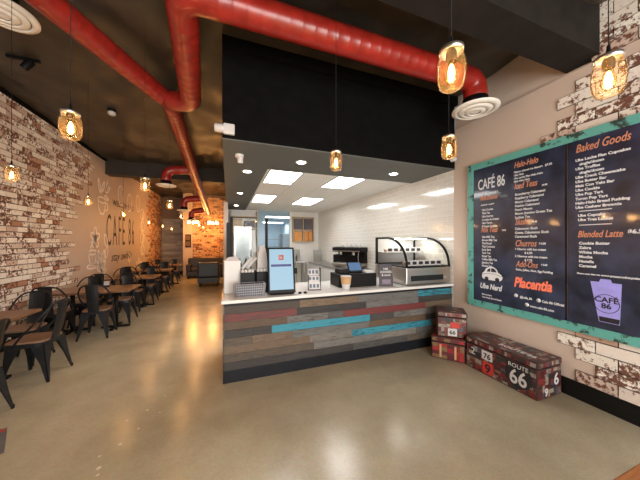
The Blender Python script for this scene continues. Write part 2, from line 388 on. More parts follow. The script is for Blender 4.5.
def brick_course(mb, T, u0, u1, z0, z1, left=None, right=None, L=.30, h=.115, gap=.010, t=.012, bed=None):
    """bricks in local (u, v) of T; left/right(v) give the ragged ends"""
    r = 0; z = z0
    while z+h <= z1+1e-6:
        a0 = left(z) if left else u0; a1 = right(z) if right else u1
        u = u0-(L/2 if r % 2 else 0)
        while u < a1:
            b0, b1 = u+gap/2, u+L-gap/2
            if b0 > a0-L*.55 and b1 < a1+L*.55:
                b0, b1 = max(b0, u0), min(b1, u1)
                if b1-b0 > .04:
                    mb.box(b0, b1, z+gap/2, z+h-gap/2, -.001, t+random.random()*.004, T)
                    if bed: bed.box(b0-gap, b1+gap, z-gap/2, z+h+gap/2, -.001, .002, T)
            u += L
        z += h; r += 1
    return mb
# the brick of the left wall, ragged where it gives way to the paint
TL = frame_T((XL, 0, 0), (0, 1, 0), (0, 0, 1))
rag = lambda z: 6.75+.55*math.sin(z*2.3+.5)*.5+random.uniform(-.35, .35)+.25*(z-1.5)
def mortar_patch(name, T, rows):
    return None
bed = MB()
bl = brick_course(MB(), TL, 1.2, 8.2, .12, 3.84, right=rag, L=.21, h=.086, gap=.012, bed=bed)
bed.build('mortar_bed', M['mortar'], struct(bl.build('trim_2', M['brick'])))
rag2 = lambda z: 12.2+random.uniform(-.35, .35)
struct(brick_course(MB(), TL, 11.5, YB-.05, .12, 3.84, left=rag2, L=.25, h=.088).build('trim_3', M['orange_brick']))
TBk = frame_T((0, 13.0, 0), (1, 0, 0), (0, 0, 1))
struct(brick_course(MB(), TBk, -1.54, .0, .12, 3.80, L=.26, h=.10).build('trim_4', M['orange_brick']))
# brick veneer of the right wall: u runs towards the camera
TR = frame_T((XR, 0, 0), (0, -1, 0), (0, 0, 1))
ragu = lambda z: -(1.72-.42*max(0, min(1, (z-2.72)/.7)))+random.uniform(-.08, .08)
bed = MB(); bk_ = brick_course(MB(), TR, -2.1, .9, 2.675, 3.36, left=ragu, bed=bed)
bed.build('mortar_bed', M['mortar'], struct(bk_.build('trim_5', M['brick'])))
TRu = frame_T((XR+.05, 0, 0), (0, -1, 0), (0, 0, 1))
struct(brick_course(MB(), TRu, -1.38, .9, 3.365, 4.0, t=.062).build('trim_6', M['brick']))
ragd = lambda z: -1.46+random.uniform(-.16, .08)
bed = MB(); bk_ = brick_course(MB(), TR, -1.8, .9, .175, .76, left=ragd, bed=bed)
bed.build('mortar_bed', M['mortar'], struct(bk_.build('trim_7', M['brick'])))
# kitchen box: soffit, ceiling, walls
struct(MB().box(-.06, XR-.001, KY-.04, KY, KZ, 4.05).build('wall_soffit', M['black_paint']))
struct(MB().box(-.06, 0, KY, KB, KZ, 4.05).build('wall_soffit_side', M['fabric']))
struct(MB().box(-.06, XR, KY-.04, 3.95, KZ-.012, KZ).box(-.06, .58, 3.95, KB, KZ-.012, KZ).build('trim_8', M['grey_paint']))
struct(MB().box(.58, XR, 3.95, KB+.05, KZ, KZ+.03).build('ceiling_kitchen', M['ceiling_tile']))
struct(MB().box(-.12, .0, 7.6, 13.0, 0, KZ).build('wall_partition', M['pink']))
struct(MB().box(-.1, 1.0, KB, KB+.1, 0, KZ).box(2.22, XR, KB, KB+.1, 0, KZ).build('wall_back_kitchen', M['kitchen_white']))
struct(MB().box(.96, 1.02, KB-.012, KB+.11, 0, KZ).box(2.2, 2.26, KB-.012, KB+.11, 0, KZ).build('door_1', M['white_paint']))
struct(MB().box(.1, .2, KB+.1, 16.9, 0, KZ).box(XR, XR+.1, KB, 17, 0, 3).box(.1, XR, 16.9, 17, 0, KZ).build('wall_back_room', M['back_blue']))
struct(MB().box(.1, XR, KB+.05, 17, KZ, KZ+.04).build('ceiling_back_room', M['back_blue']))
# beams under the roof
struct(MB().box(XL, XR+.05, 1.32, 1.6, 3.40, 4.05).build('ceiling_beam', M['beam']))
struct(MB().box(XL, -.07, 8.3, 8.6, 3.43, 4.05).build('ceiling_beam_far', mat('brown_beam', (.028, .022, .015), .6)))

struct(MB().box(XL, XL+.035, YF, 8.3, 3.77, 3.84).build('trim_9', M['black_paint']))
struct(MB().box(-.06, XR-.002, KY-.10, KY-.041, 3.72, 4.05).build('trim_10', M['black_paint']))
# ------------------------------------------------------------------ mural on the left wall (paint, parts of the wall)
def mural():
    white, black = MB(), MB()
    T = frame_T((XL+.004, 0, 0), (0, 1, 0), (0, 0, 1))
    def ell(cx, cy, a, b, rot=0, n=24, t0=0, t1=2*PI):
        return [(cx+a*math.cos(t)*math.cos(rot)-b*math.sin(t)*math.sin(rot), cy+a*math.cos(t)*math.sin(rot)+b*math.sin(t)*math.cos(rot)) for t in [t0+(t1-t0)*k/(n-1) for k in range(n)]]
    def st(p, w=.042):
        up_ = sum(q[1] for q in p)/len(p) > 2.2
        if p[0][0] < 8.6: p = [(7.86+(y-7.6)*.68, 2.68+(z-2.6)*.72 if up_ else 1.2+(z-1.2)*.8) for y, z in p]
        white.ribbon(p, w, T)
    def leaf(x, y, L, a, wd=.32):
        d = Vector((math.cos(a), math.sin(a))); q = Vector((-d.y, d.x)); up, dn = [], []
        for k in range(9):
            t = k/8; m_ = math.sin(PI*t)*L*wd/2; c = Vector((x, y))+d*L*t
            up.append(tuple(c+q*m_)); dn.append(tuple(c-q*m_))
        st(up); st(dn); st([(x, y), tuple(Vector((x, y))+d*L*.9)], .02)
    # big cup and spray of leaves, high
    st(ell(7.95, 2.62, .30, .10)); st([(7.65, 2.62), (7.70, 2.30), (7.85, 2.12), (8.08, 2.12), (8.2, 2.3), (8.25, 2.62)])
    st(ell(8.33, 2.42, .12, .14, 0, 16, -2.0, 2.0))
    for (x, y, L, a) in ((7.85, 2.85, .55, 1.9), (7.95, 2.9, .5, 1.1), (8.2, 2.95, .55, .5), (8.35, 3.05, .4, 1.3), (8.1, 2.8, .45, -.2)): leaf(x, y, L, a)
    # beans
    for (cx, cy, r) in ((9.35, 3.02, .1), (10.05, 2.90, -.2), (10.9, 3.0, .2)):
        st(ell(cx, cy, .20, .30, r)); st([(cx, cy-.25), (cx+.05, cy-.08), (cx-.05, cy+.08), (cx, cy+.25)], .025)
    # flowers and cups down the near side
    for k in range(5):
        a = 2*PI*k/5+.3; st(ell(7.45+.2*math.cos(a), 1.82+.2*math.sin(a), .13, .09, a))
    st(ell(7.45, 1.82, .07, .07))
    st(ell(7.25, 1.38, .28, .07)); st([(6.97, 1.38), (7.02, 1.15), (7.12, 1.0), (7.38, 1.0), (7.48, 1.15), (7.53, 1.38)]); st(ell(7.25, .96, .38, .07))
    st(ell(7.62, 1.2, .1, .1, 0, 14, -2, 2))
    st([(7.1, 1.5), (7.2, 1.62), (7.15, 1.72)]); st([(7.3, 1.5), (7.4, 1.6), (7.33, 1.72)])
    for (x, y, L, a) in ((7.9, .72, .62, 1.57), (7.9, .72, .52, .8), (7.9, .72, .52, 2.4), (7.95, 1.0, .5, 1.1), (7.85, 1.0, .5, 2.0), (7.9, .7, .4, .2)): leaf(x, y, L, a, .4)
    st(ell(8.3, 1.75, .12, .22, .5)); st(ell(8.35, 1.35, .1, .2, -.4))
    # column of shapes at the far side
    for k, z in enumerate((2.65, 2.2, 1.75, 1.3)):
        st(ell(11.4, z, .22, .2)); leaf(11.4, z-.2, .4, 1.2+.7*(k % 2))
    st([(9.95, 1.02), (10.05, .92), (10.2, 1.12), (10.05, 1.2), (9.95, 1.02)])
    for a in (.7, 1.57, 2.4): leaf(11.0, .62, .4, a)
    white.build('mural_drawing', M['mural_white'], wl)
    text('CAFÉ 86', 1.0, M['mural_black'], frame_T((XL+.005, 8.35, 1.50), (0, 1, 0), (0, 0, 1)), 'mural_lettering', wl, sx=.46, sy=1.28, depth=.0005, track=1.35, bold=-.006)
    text('WELCOME TO', .26, M['mural_black'], frame_T((XL+.005, 8.75, 2.66), (0, 1, 0), (0, 0, 1)), 'mural_lettering', wl, sx=1.0, sy=.9, depth=.0005)
    text('stay awhile', .36, M['mural_black'], frame_T((XL+.005, 8.65, 1.05), (0, 1, 0), (0, 0, 1)), 'mural_lettering', wl, shear=.35, depth=.0005)
mural()

# ------------------------------------------------------------------ lights of the kitchen ceiling
gl = 'square light panels in the kitchen ceiling'
def panel(x0, x1, y0, y1, z, label, m, group):
    t = thing('ceiling_light_panel', label, 'ceiling light', ((x0+x1)/2, (y0+y1)/2, z), 0, group)
    a, b = (x1-x0)/2, (y1-y0)/2
    MB().box(-a, a, -b, -b+.02, -.012, .002).box(-a, a, b-.02, b, -.012, .002).box(-a, -a+.02, -b+.02, b-.02, -.012, .002).box(a-.02, a, -b+.02, b-.02, -.012, .002).build('frame', M['white_plastic'], t)
    MB().box(-a+.02, a-.02, -b+.02, b-.02, -.006, .001).build('diffuser', m, t)
    return t
panel(.62, 1.18, 3.97, 4.88, KZ-.001, 'lit white ceiling panel nearest the grey soffit and the hall', M['panel_light'], gl)
panel(1.80, 2.36, 3.97, 4.88, KZ-.001, 'lit white ceiling panel nearest the tiled wall, at the front', M['panel_light'], gl)
panel(.62, 1.15, 6.2, 7.4, KZ-.001, 'lit white ceiling panel behind the first, near the grey strip', M['panel_light'], gl)
panel(1.80, 2.40, 6.2, 7.4, KZ-.001, 'lit white ceiling panel at the back, near the wall crates', M['panel_light'], gl)
panel(1.6, 2.8, 11.2, 11.8, KZ-.001, 'cool lit ceiling panel just through the kitchen doorway', M['cool_panel'], 'light panels of the back room')
panel(1.9, 3.1, 14.6, 15.2, KZ-.001, 'cool lit ceiling panel deep in the back room', M['cool_panel'], 'light panels of the back room')
dl = thing('recessed_downlight', '', 'downlight', (0, 0, 0), 0, 'small round downlights in the grey soffit')
MB().lathe([(.05, -.001), (.085, -.001), (.085, -.008), (.055, -.006), (.05, -.001)], 24, cap=False).build('trim_ring', M['white_plastic'], dl)
MB().lathe([(.0, -.009), (.06, -.008), (.06, .001), (0, .001)], 20, cap=False).build('lens', M['downlight'], dl)
dls = bpy.data.lights.new('downlight_glow', 'SPOT'); dls.energy = 8; dls.color = (1, .92, .8); dls.spot_size = 1.9; dls.spot_blend = .7; dls.shadow_soft_size = .05
d0 = bpy.data.objects.new('glow', dls); COL.objects.link(d0); d0.parent = dl; d0.location = (0, 0, -.02)
for i, (x, y, lb) in enumerate(((.98, 3.44, 'round downlight in the front soffit above the order screen'), (2.59, 3.49, 'round downlight in the front soffit above the pastry case'),
        (.29, 4.18, 'first round downlight in the grey strip along the hall side'), (.26, 6.1, 'middle round downlight in the grey strip along the hall side'), (.24, 8.19, 'farthest round downlight in the grey strip along the hall side'))):
    place(dl, i, (x, y, KZ-.012), 0, lb)

# ------------------------------------------------------------------ red ducts
duct = thing('air_duct', 'bright red round air duct running below the black ceiling', 'duct', (0, 0, 0))
def seamed(pts, r, n=20):
    P = [Vector(p) for p in pts]; out, rad = [], []
    for a, b in zip(P, P[1:]):
        L = (b-a).length; k = max(1, int(L/.11))
        for i in range(k):
            q = a+(b-a)*i/k
            if k > 1 and i > 0:
                e = (b-a).normalized()*.006; out += [q-e, q, q+e]; rad += [r, r+.0015, r]
            else: out.append(q); rad.append(r)
    out.append(P[-1]); rad.append(r)
    return MB().tube(out, r, n, rad=rad)
seamed(fillet([(2.78, 2.17, 3.2), (2.78, 2.17, 3.53), (-.34, 2.17, 3.53), (-.47, 3.80, 3.5), (-.80, 4.02, 3.58)], .16, 9), .125).build('branch_run', M['red_duct'], duct)
seamed([(-1.55, 2.40, 3.6), (-1.38, 2.79, 3.6), (-.78, 4.1, 3.6), (-.80, 5.43, 3.53), (-.82, 8.0, 3.25), (-.80, 11.6, 2.84)], .115).build('trunk_run', M['red_duct'], duct)
MB().lathe([(.127, -.02), (.134, -.02), (.134, .11), (.127, .11)], 24, Matrix.Translation((2.78, 2.17, 3.20)), cap=False).build('collar', M['black_metal'], duct)
def diffuser_mesh(mb, c, R):
    T = Matrix.Translation(c)
    for a, z in ((1, 0), (.72, -.012), (.46, -.02)):
        mb.lathe([(R*a, z), (R*a, z-.012), (R*(a-.2), z-.03), (R*(a-.2)-.012, z-.02), (R*a-.02, z)], 32, T, cap=False)
    mb.lathe([(R*.2, -.035), (.001, -.045)], 24, T, cap=False)
    return mb
diffuser_mesh(MB(), (2.78, 2.17, 3.19), .25).build('diffuser', M['diffuser'], duct)
MB().lathe([(.12, 0), (.24, .002), (.24, .006), (.12, .03)], 24, Matrix.Translation((2.78, 2.17, 3.175)), cap=False).build('diffuser_plate', M['diffuser'], duct)
for (y, zz) in ((6.85, 3.37), (9.4, 3.08), (11.2, 2.90)):
    seamed(fillet([(-.83, y, zz), (-1.38, y, zz-.06), (-1.38, y, zz-.42)], .18, 7), .105, 16).build('side_branch', M['red_duct'], duct)
    MB().lathe([(.108, -.43), (.112, -.43), (.112, -.32), (.108, -.32)], 20, Matrix.Translation((-1.38, y, zz)), cap=False).build('collar', M['black_metal'], duct)
    diffuser_mesh(MB(), (-1.38, y, zz-.42), .21).build('diffuser', M['diffuser'], duct)
cd = thing('ceiling_diffuser', 'white round air diffuser hanging beside the red duct at the corner of the ceiling', 'diffuser', (-1.86, 3.02, 3.62))
diffuser_mesh(MB(), (0, 0, 0), .23).build('vane_rings', M['diffuser'], cd)
MB().lathe([(.1, .005), (.1, .2)], 20, cap=False).build('neck', M['black_metal'], cd)

# ------------------------------------------------------------------ mason jar pendants
jp = thing('jar_pendant', '', 'pendant light', (0, 0, 0), 0, 'mason jar pendant lights')
MB().tube([(0, 0, .10), (0, 0, 1.66)], .0016, 6).build('cord', M['black_metal'], jp)
MB().lathe([(.033, .052), (.036, .054), (.036, .066), (.030, .069), (.0, .071)], 24, cap=False).build('lid', M['steel'], jp)
MB().lathe([(.014, .026), (.016, .028), (.016, .054), (.008, .07), (.004, .105), (0, .106)], 16, cap=False).build('socket', M['black_metal'], jp)
MB().lathe([(.0, -.062), (.026, -.062), (.033, -.057), (.039, -.04), (.042, -.015), (.0415, .02), (.036, .04), (.033, .046), (.034, .055)], 28, cap=False).build('jar', M['jar_glass'], jp)
bu = MB().lathe([(0, -.045), (.012, -.04), (.019, -.025), (.019, -.01), (.013, .01), (.011, .022)], 16, cap=False).build('bulb', M['bulb_glass'], jp)
MB().lathe([(0, -.038), (.007, -.034), (.0105, -.012), (.006, .012), (0, .02)], 10, cap=False).build('filament', M['bulb'], bu)
pl = bpy.data.lights.new('bulb_light', 'POINT'); pl.energy = BULB_W; pl.color = (1, .56, .24); pl.shadow_soft_size = .03
po = bpy.data.objects.new('bulb_light', pl); COL.objects.link(po); po.parent = jp; po.location = (0, 0, -.02)
LZ = 2.15
words_ = ['first', 'second', 'third', 'fourth', 'fifth', 'sixth', 'seventh', 'eighth']
spots = []
for i, (x, y) in enumerate(((-.70, 1.52), (-.75, 2.84), (-.81, 4.24), (-.935, 5.98), (-.86, 7.4), (-.86, 8.75), (-.85, 10.1))):
    spots.append((x, y, 'glowing mason jar pendant, %s from the front in the row over the aisle' % words_[i]))
for i, (x, y) in enumerate(((-1.64, 2.755), (-1.76, 4.22), (-1.93, 5.94), (-2.05, 8.1), (-2.1, 9.9), (-2.2, 11.9))):
    spots.append((x, y, 'glowing mason jar pendant, %s from the front over the dining tables' % words_[i]))
spots += [(.67, .605, 'large near mason jar pendant in front of the red duct'), (.69, 1.56, 'mason jar pendant before the grey soffit over the counter'),
          (1.19, .45, 'mason jar pendant glowing before the brick above the menu board'), (1.21, 1.11, 'mason jar pendant beside the soffit corner above the menu frame')]
def duct_under(x, y):
    tr = [(-1.55, 2.40, 3.6), (-1.38, 2.79, 3.6), (-.78, 4.1, 3.6), (-.80, 5.43, 3.53), (-.82, 8.0, 3.25), (-.80, 11.6, 2.84)]
    for a, b in zip(tr, tr[1:]):
        if a[1] <= y <= b[1]:
            t = (y-a[1])/(b[1]-a[1]); dx = abs(x-(a[0]+(b[0]-a[0])*t))
            if dx < .112: return a[2]+(b[2]-a[2])*t-math.sqrt(.115**2-dx**2)*1.0-.004
    return None
for i, (x, y, lb) in enumerate(spots):
    o = place(jp, 1, (x, y, LZ), random.random()*6, lb); z = duct_under(x, y)
    if z:
        c = [q for q in o.children if q.name.startswith('cord')][0]; k = (z-LZ-.1)/1.56; c.scale = (1, 1, k); c.location = (0, 0, .1-.1*k)
for q in [jp]+list(jp.children_recursive): bpy.data.objects.remove(q)
# two clusters of bare bulbs before the brick at the end of the hall
chd = thing('bulb_cluster', '', 'pendant light', (0, 0, 0), 0, 'bulb clusters at the end of the hall')
MB().tube([(0, 0, .08), (0, 0, 1.38)], .006, 6).build('stem', M['black_metal'], chd)
MB().lathe([(.0, .05), (.05, .055), (.05, .08), (0, .09)], 16, cap=False).build('hub', M['black_metal'], chd)
for k in range(5):
    a = 2*PI*k/5+.4; e = (.2*math.cos(a), .2*math.sin(a), .02)
    ar = MB().tube([(0, 0, .07), (e[0], e[1], .06), e], .007, 6).build('arm', M['black_metal'], chd)
    MB().lathe([(0, -.10), (.03, -.08), (.038, -.05), (.022, -.01), (.014, .02), (0, .021)], 14, Matrix.Translation(e), cap=False).build('bulb', M['bulb'], ar)
cl_ = bpy.data.lights.new('cluster_light', 'POINT'); cl_.energy = 62; cl_.color = (1, .42, .10); cl_.shadow_soft_size = .12
co_ = bpy.data.objects.new('cluster_light', cl_); COL.objects.link(co_); co_.parent = chd; co_.location = (0, 0, -.16)
place(chd, 0, (-1.40, 11.9, 2.46), 0, 'glowing bulb cluster nearer the plank wall at the end of the hall')
place(chd, 1, (-.62, 12.0, 2.46), 0, 'glowing bulb cluster nearer the kitchen wall at the end of the hall')

# ------------------------------------------------------------------ menu board on the right wall
XM = XR-.045
mbd = thing('menu_board', 'wide navy menu board in a distressed teal wood frame on the wall', 'menu board', (0, 0, 0))
YT0, YT1, ZB, ZT = .36, 2.69, .695, 2.705
fw = .085
MB().box(XR-.055, XR-.002, YT1-fw, YT1, ZB, ZT).build('frame_side', M['frame_teal'], mbd)
MB().box(XR-.055, XR-.002, YT0, YT0+fw, ZB, ZT).build('frame_side', M['frame_teal'], mbd)
MB().box(XR-.055, XR-.002, YT0+fw, YT1-fw, ZT-fw, ZT).build('frame_top', M['frame_teal'], mbd)
MB().box(XR-.055, XR-.002, YT0+fw, YT1-fw, ZB, ZB+fw).build('frame_bottom', M['frame_teal'], mbd)
pa = MB().box(XM, XR-.004, 1.572, YT1-fw, ZB+fw, ZT-fw).build('menu_panel', M['menu'], mbd)
pb = MB().box(XM, XR-.004, YT0+fw, 1.548, ZB+fw, ZT-fw).build('menu_panel', M['menu'], mbd)
def wall_pt(px, py):
    """photo pixel -> (y, z) on the menu panel"""
    k = (px-320)/250; c, s = math.cos(TH), math.sin(TH)
    y = (XM*c-k*XM*s)/(s+k*c); d = XM*s+y*c
    return y, 1.6-(py-242)/250*d
def mt(body, px, py, size, m, parent, name='menu_lines', **kw):
    y, z = wall_pt(px, py)
    if name == 'heading': size *= .88; kw.setdefault('sx', .6)
    elif name == 'menu_lines':
        size *= .80; kw['sx'] = kw.get('sx', 1)*(.88 if parent is pa else 1.0); kw['line'] = kw.get('line', 1)/.84
    return text(body, size, m, frame_T((XM-.0015, y, z), (0, -1, 0), (0, 0, 1)), name, parent, **kw)
HD = dict(shear=.3, bold=.0008, name='heading')
# near half: drinks
mt('CAFÉ 86', 478, 190.5, .175, M['ink_white'], pa, 'logo_lettering', sx=.58, sy=1.15, bold=.002)
mt('UBE  BAKERY', 483, 195, .035, M['ink_white'], pa, 'logo_lettering')
mt('Milkshakes', 480, 201, .105, M['ink_orange'], pa, **HD)
mt('Small $5.50   Lrg $6.50', 481, 206, .028, M['ink_white'], pa, bold=.001)
mt('Ube Cookie\nThai Tea\nUbe Sunrise\nCookies & Cream\nUbe Turon\n8-Track Combo', 482, 211.2, .05, M['ink_white'], pa, bold=.0008, line=.95, sx=.9)
mt('Milk Teas', 481, 232.5, .11, M['ink_orange'], pa, **HD)
mt('$5.25', 502, 231, .032, M['ink_white'], pa, bold=.001)
mt('Ube Milk Tea\nBrown Milk Tea\nThai Royal\nThai Coconut\nEarly Bird\nTaro Tea\nRoyal Tea\nCoffee Milk Tea\nJasmine Tea\nHouse Tea', 482, 238, .050, M['ink_white'], pa, bold=.0008, line=.92, sx=.9)
mt('Halo-Halo', 514, 168.5, .115, M['ink_orange'], pa, **HD)
mt('Filipino shaved ice dessert   $7.50\nUbe Halo\nUbe Leche Flan Halo-Halo\nMini Halo-Halo', 514, 173.6, .040, M['ink_white'], pa, bold=.0006, line=1.0)
mt('Iced Teas', 514, 189.5, .12, M['ink_orange'], pa, **HD)
mt('$4.95', 542, 186, .032, M['ink_white'], pa, bold=.001)
mt('Strawberry Calamansi\nRaspberry Calamansi\nMango Calamansi\nPassion Calamansi\nPeach Mango\nMango Jasmine Green Tea\nLychee Tea', 515, 196, .05, M['ink_white'], pa, bold=.0008, line=.98)
mt('Slush', 515, 225, .12, M['ink_orange'], pa, **HD)
mt('$5.45', 532, 222.5, .032, M['ink_white'], pa, bold=.001)
mt('Calamango Slush\nGuava, Calamango Slush\nCaramansi Slush', 515, 230, .05, M['ink_white'], pa, bold=.0008, line=1.0)
mt('Churros', 515, 246.3, .125, M['ink_orange'], pa, **HD)
mt('$ 5.00', 539, 244.5, .036, M['ink_white'], pa, bold=.001)
mt('1 Churro with ice cream\n            $ 6.50\n2 Churros with ice cream\n            $ 7.75', 515, 250, .045, M['ink_white'], pa, bold=.0008, line=1.0)
mt('Add-Ons', 516, 266.5, .115, M['ink_orange'], pa, **HD)
mt('$ 0.85', 541, 265.6, .034, M['ink_white'], pa, bold=.001)
mt('Boba, Jellies, Aloe, Egg Pudding', 516, 270.2, .042, M['ink_white'], pa, bold=.0008)
mt('Placentia', 514, 286.2, .185, M['ink_coral'], pa, shear=.25, bold=.006, name='heading', sx=.66)
mt('Ube Nerd', 480, 287.5, .115, M['ink_white'], pa, shear=.25, bold=.003, name='heading', sx=.70)
mt('@cafe_86', 520, 297.8, .045, M['ink_white'], pa, bold=.001)
mt('Cafe 86 Official', 542, 302.5, .045, M['ink_white'], pa, bold=.001)
mt('www.cafe-86.com', 530, 307, .045, M['ink_white'], pa, bold=.001)
mt('More to love\nYour Food, Served Sweet', 482, 294.5, .036, M['ink_white'], pa, bold=.0008, line=1.1)
for px, py in ((516, 295.5), (538.5, 300.5), (527, 304.8)):
    y, z = wall_pt(px, py); MB().lathe([(.022, 0), (.022, .001), (0, .001)], 16, frame_T((XM-.001, y, z), (0, -1, 0), (0, 0, 1))).build('round_icon', M['ink_white'], pa)
# little round car
y, z = wall_pt(482, 279)
Tc = frame_T((XM-.0012, y, z), (0, -1, 0), (0, 0, 1)) @ Matrix.Diagonal((.72, .72, 1, 1))
car = MB().prism([(0, .05), (.01, .12), (.05, .15), (.08, .21), (.14, .25), (.22, .25), (.28, .21), (.31, .15), (.36, .12), (.385, .07), (.375, .03), (.33, .0), (.06, .0), (.02, .02)], 0, .0008, Tc)
co = car.build('car_drawing', M['ink_white'], pa)
cw = MB().prism([(.095, .155), (.12, .20), (.165, .225), (.165, .155)], .0008, .0014, Tc).prism([(.18, .155), (.18, .225), (.22, .225), (.26, .20), (.28, .155)], .0008, .0014, Tc)
cw.lathe([(.04, .0008), (.04, .0014), (.0, .0014)], 16, Tc @ Matrix.Translation((.09, .02, 0))).lathe([(.04, .0008), (.04, .0014), (.0, .0014)], 16, Tc @ Matrix.Translation((.29, .02, 0)))
cw.ribbon([(.01, .10), (.12, .12), (.25, .12), (.37, .09)], .006, Tc, .0012)
cw.build('drawing_detail', M['ink_dark'], pa)
# far half: sweets
mt('Baked Goods', 575.5, 153.3, .128, M['ink_orange'], pb, **HD)
LI = dict(bold=.0012, line=1.02)
mt('Ube Leche Flan Cupcakes\n   single/dozen\nUbe Truffles\n   single/dozen\nUbe Crack Cheesecake\nUbe Butter Bar\nMais Con Yelo Bar\nUbe Cookie\nUbe Pop Tart\nTuron Pop Tart\nHalo-Halo Bread Pudding\nUbe Cashew Brownie', 575.5, 162.2, .0445, M['ink_white'], pb, **LI)
mt('Ube Cupcake\nUbe Tres Leches', 578, 217, .0445, M['ink_white'], pb, **LI)
mt('Blended Latte', 577.5, 237.4, .104, M['ink_orange'], pb, **HD)
mt('$6.50', 628, 233.5, .06, M['ink_white'], pb, bold=.0018)
mt('Cookie Butter\nZebra\nWhite Mocha\nMocha\nNutella\nCaramel', 579, 244.5, .046, M['ink_white'], pb, **LI)
mt('Please note that we cannot guarantee that our products are free from', 577, 273.8, .026, M['ink_white'], pb, bold=.0008)
mt('nuts, milk, soy, allergens', 613, 277.5, .026, M['ink_white'], pb, bold=.0008)
for (pa0, pb0, py) in ((579, 612, 211.5), (579, 612, 225.3)):
    y0, z0 = wall_pt(pa0, py); y1, _ = wall_pt(pb0, py); MB().box(XM-.0012, XM-.0002, y1, y0, z0-.0035, z0+.0035).build('rule', M['ink_white'], pb)
# lavender cup printed on the panel
y, z = wall_pt(590.5, 281); yr, _ = wall_pt(622, 281); _, zb = wall_pt(600, 321.5); ym, _ = wall_pt(599, 320); yn, _ = wall_pt(620, 320)
Tq = frame_T((XM-.0012, 0, 0), (0, -1, 0), (0, 0, 1))
MB().prism([(-y, z), (-ym, zb), (-yn, zb), (-yr, z)], 0, .0008, Tq).prism([(-y+.06, z), (-yr-.06, z), (-yr-.07, z+.03), (-y+.07, z+.03)], 0, .0008, Tq).build('cup_picture', M['ink_purple'], pb)
cy, cz = -(y+yr)/2+.005, (z+zb)/2-.01
dk = MB().ribbon([(cy+.085*math.cos(t), cz+.085*math.sin(t)) for t in [2*PI*k/30 for k in range(30)]], .005, Tq, .0014, closed=True)
dk.prism([(-ym+.004, zb+.005), (-yn-.004, zb+.005), (-yn, zb+.05), (-ym, zb+.05)], .0008, .0014, Tq)
dk.build('cup_print', M['ink_dark'], pb)
text('CAFÉ\n86', .068, M['ink_dark'], frame_T((XM-.003, -cy, cz+.012), (0, -1, 0), (0, 0, 1)), 'cup_lettering', pb, align='CENTER', line=.85, bold=.0015)

# ------------------------------------------------------------------ service counter
ct = thing('service_counter', 'long café counter clad in reclaimed boards under a white quartz top', 'counter', (0, 0, 0))
CX0, CX1, CY0, CY1, CT = -.04, 3.335, 3.0, 3.90, .942
MB().box(CX0, CX1, CY0+.03, CY1, .0, CT-.036).build('carcass', M['black_paint'], ct)
MB().box(CX0-.002, CX1, CY0+.012, CY0+.03, 0, .148).box(CX0-.014, CX0-.001, CY0+.012, CY1, 0, .148).build('toe_board', M['toe'], ct)
rows, zt, zb_ = 8, .875, .148
hh = (zt-zb_)/rows
special = {0: [(2.66, 3.32, 'teal')], 1: [(-.04, .80, 'red')], 2: [(1.44, 2.80, 'red')], 3: [(.49, 1.84, 'teal')], 5: [(1.56, 2.92, 'teal')]}
gen, teal, red = MB(), MB(), MB()
for r in range(rows):
    z1 = zt-r*hh; z0 = z1-hh
    x = CX0; sp = sorted(special.get(r, []))
    edges = []
    for (a, b, c) in sp+[(CX1, CX1, None)]:
        while a-x > .05:
            w = min(random.uniform(.25, 1.1), a-x)
            if a-x-w < .15: w = a-x
            edges.append((x, x+w, None)); x += w
        if c: edges.append((a, b, c)); x = b
    for (a, b, c) in edges:
        (gen if c is None else teal if c == 'teal' else red).box(a+.0012, b-.0012, CY0-random.random()*.006, CY0+.03, z0+.0012, z1-.0012)
    gen.box(CX0-.014, CX0-.0005, CY0+.002, CY1-.3-random.random()*.2, z0+.0012, z1-.0012)
gen.build('weathered_cladding', M['plank'], ct); teal.build('teal_boards', M['teal_plank'], ct); red.build('red_boards', M['red_plank'], ct)
MB().box(CX0, CX1, CY0, CY0+.03, .8755, CT-.0365).build('trim_strip', M['toe'], ct)
MB().bbox(CX0-.03, CX1, CY0-.03, CY1+.03, CT-.036, CT, .004).build('countertop', M['quartz'], ct)

# ------------------------------------------------------------------ things on the counter
Z0 = CT+.001
# order screen
ks = thing('order_kiosk', 'black self-order kiosk with a pale blue portrait screen on the counter', 'kiosk', (.635, 3.11, Z0), math.radians(-3))
MB().bbox(-.15, .15, -.03, .16, 0, .012, .004).build('base', M['black_plastic'], ks)
MB().tube([(0, .12, .01), (0, .12, .25), (0, .085, .3)], .025, 10).build('stand', M['black_plastic'], ks)
Tk = Matrix.Translation((0, -.02, .015)) @ Matrix.Rotation(math.radians(-12), 4, 'X')
hs = MB().bbox(-.172, .172, -.0, .035, 0, .585, .008, Tk).build('housing', M['black_plastic'], ks)
MB().box(-.148, .148, -.0015, .001, .045, .56, Tk).build('screen', M['screen'], hs)
MB().box(-.032, .032, -.003, -.0015, .42, .485, Tk).build('screen_logo', M['screen_red'], hs)
MB().box(-.13, .13, -.003, -.0015, .335, .365, Tk).build('screen_bar', M['screen_navy'], hs)
text('86', .04, M['paper'], Tk @ frame_T((-.022, -.0034, .438), (1, 0, 0), (0, 0, 1)), 'screen_logo_lettering', hs)
MB().bbox(.172, .205, .0, .03, .24, .315, .004, Tk).build('card_reader', M['black_plastic'], ks)
# napkin box
nb = thing('napkin_dispenser', 'white upright napkin dispenser at the hall end of the counter', 'napkin dispenser', (.045, 3.45, Z0), math.radians(6))
MB().bbox(-.10, .10, -.08, .08, 0, .42, .006).build('body', M['white_plastic'], nb)
MB().add([(-.09, -.06, .42), (.09, -.06, .42), (.09, .06, .42), (-.09, .06, .42), (-.04, -.02, .46), (.06, .0, .47)], [(0, 1, 5, 4), (1, 2, 5), (2, 3, 4, 5), (3, 0, 4)]).build('paper_napkins', M['paper'], nb)
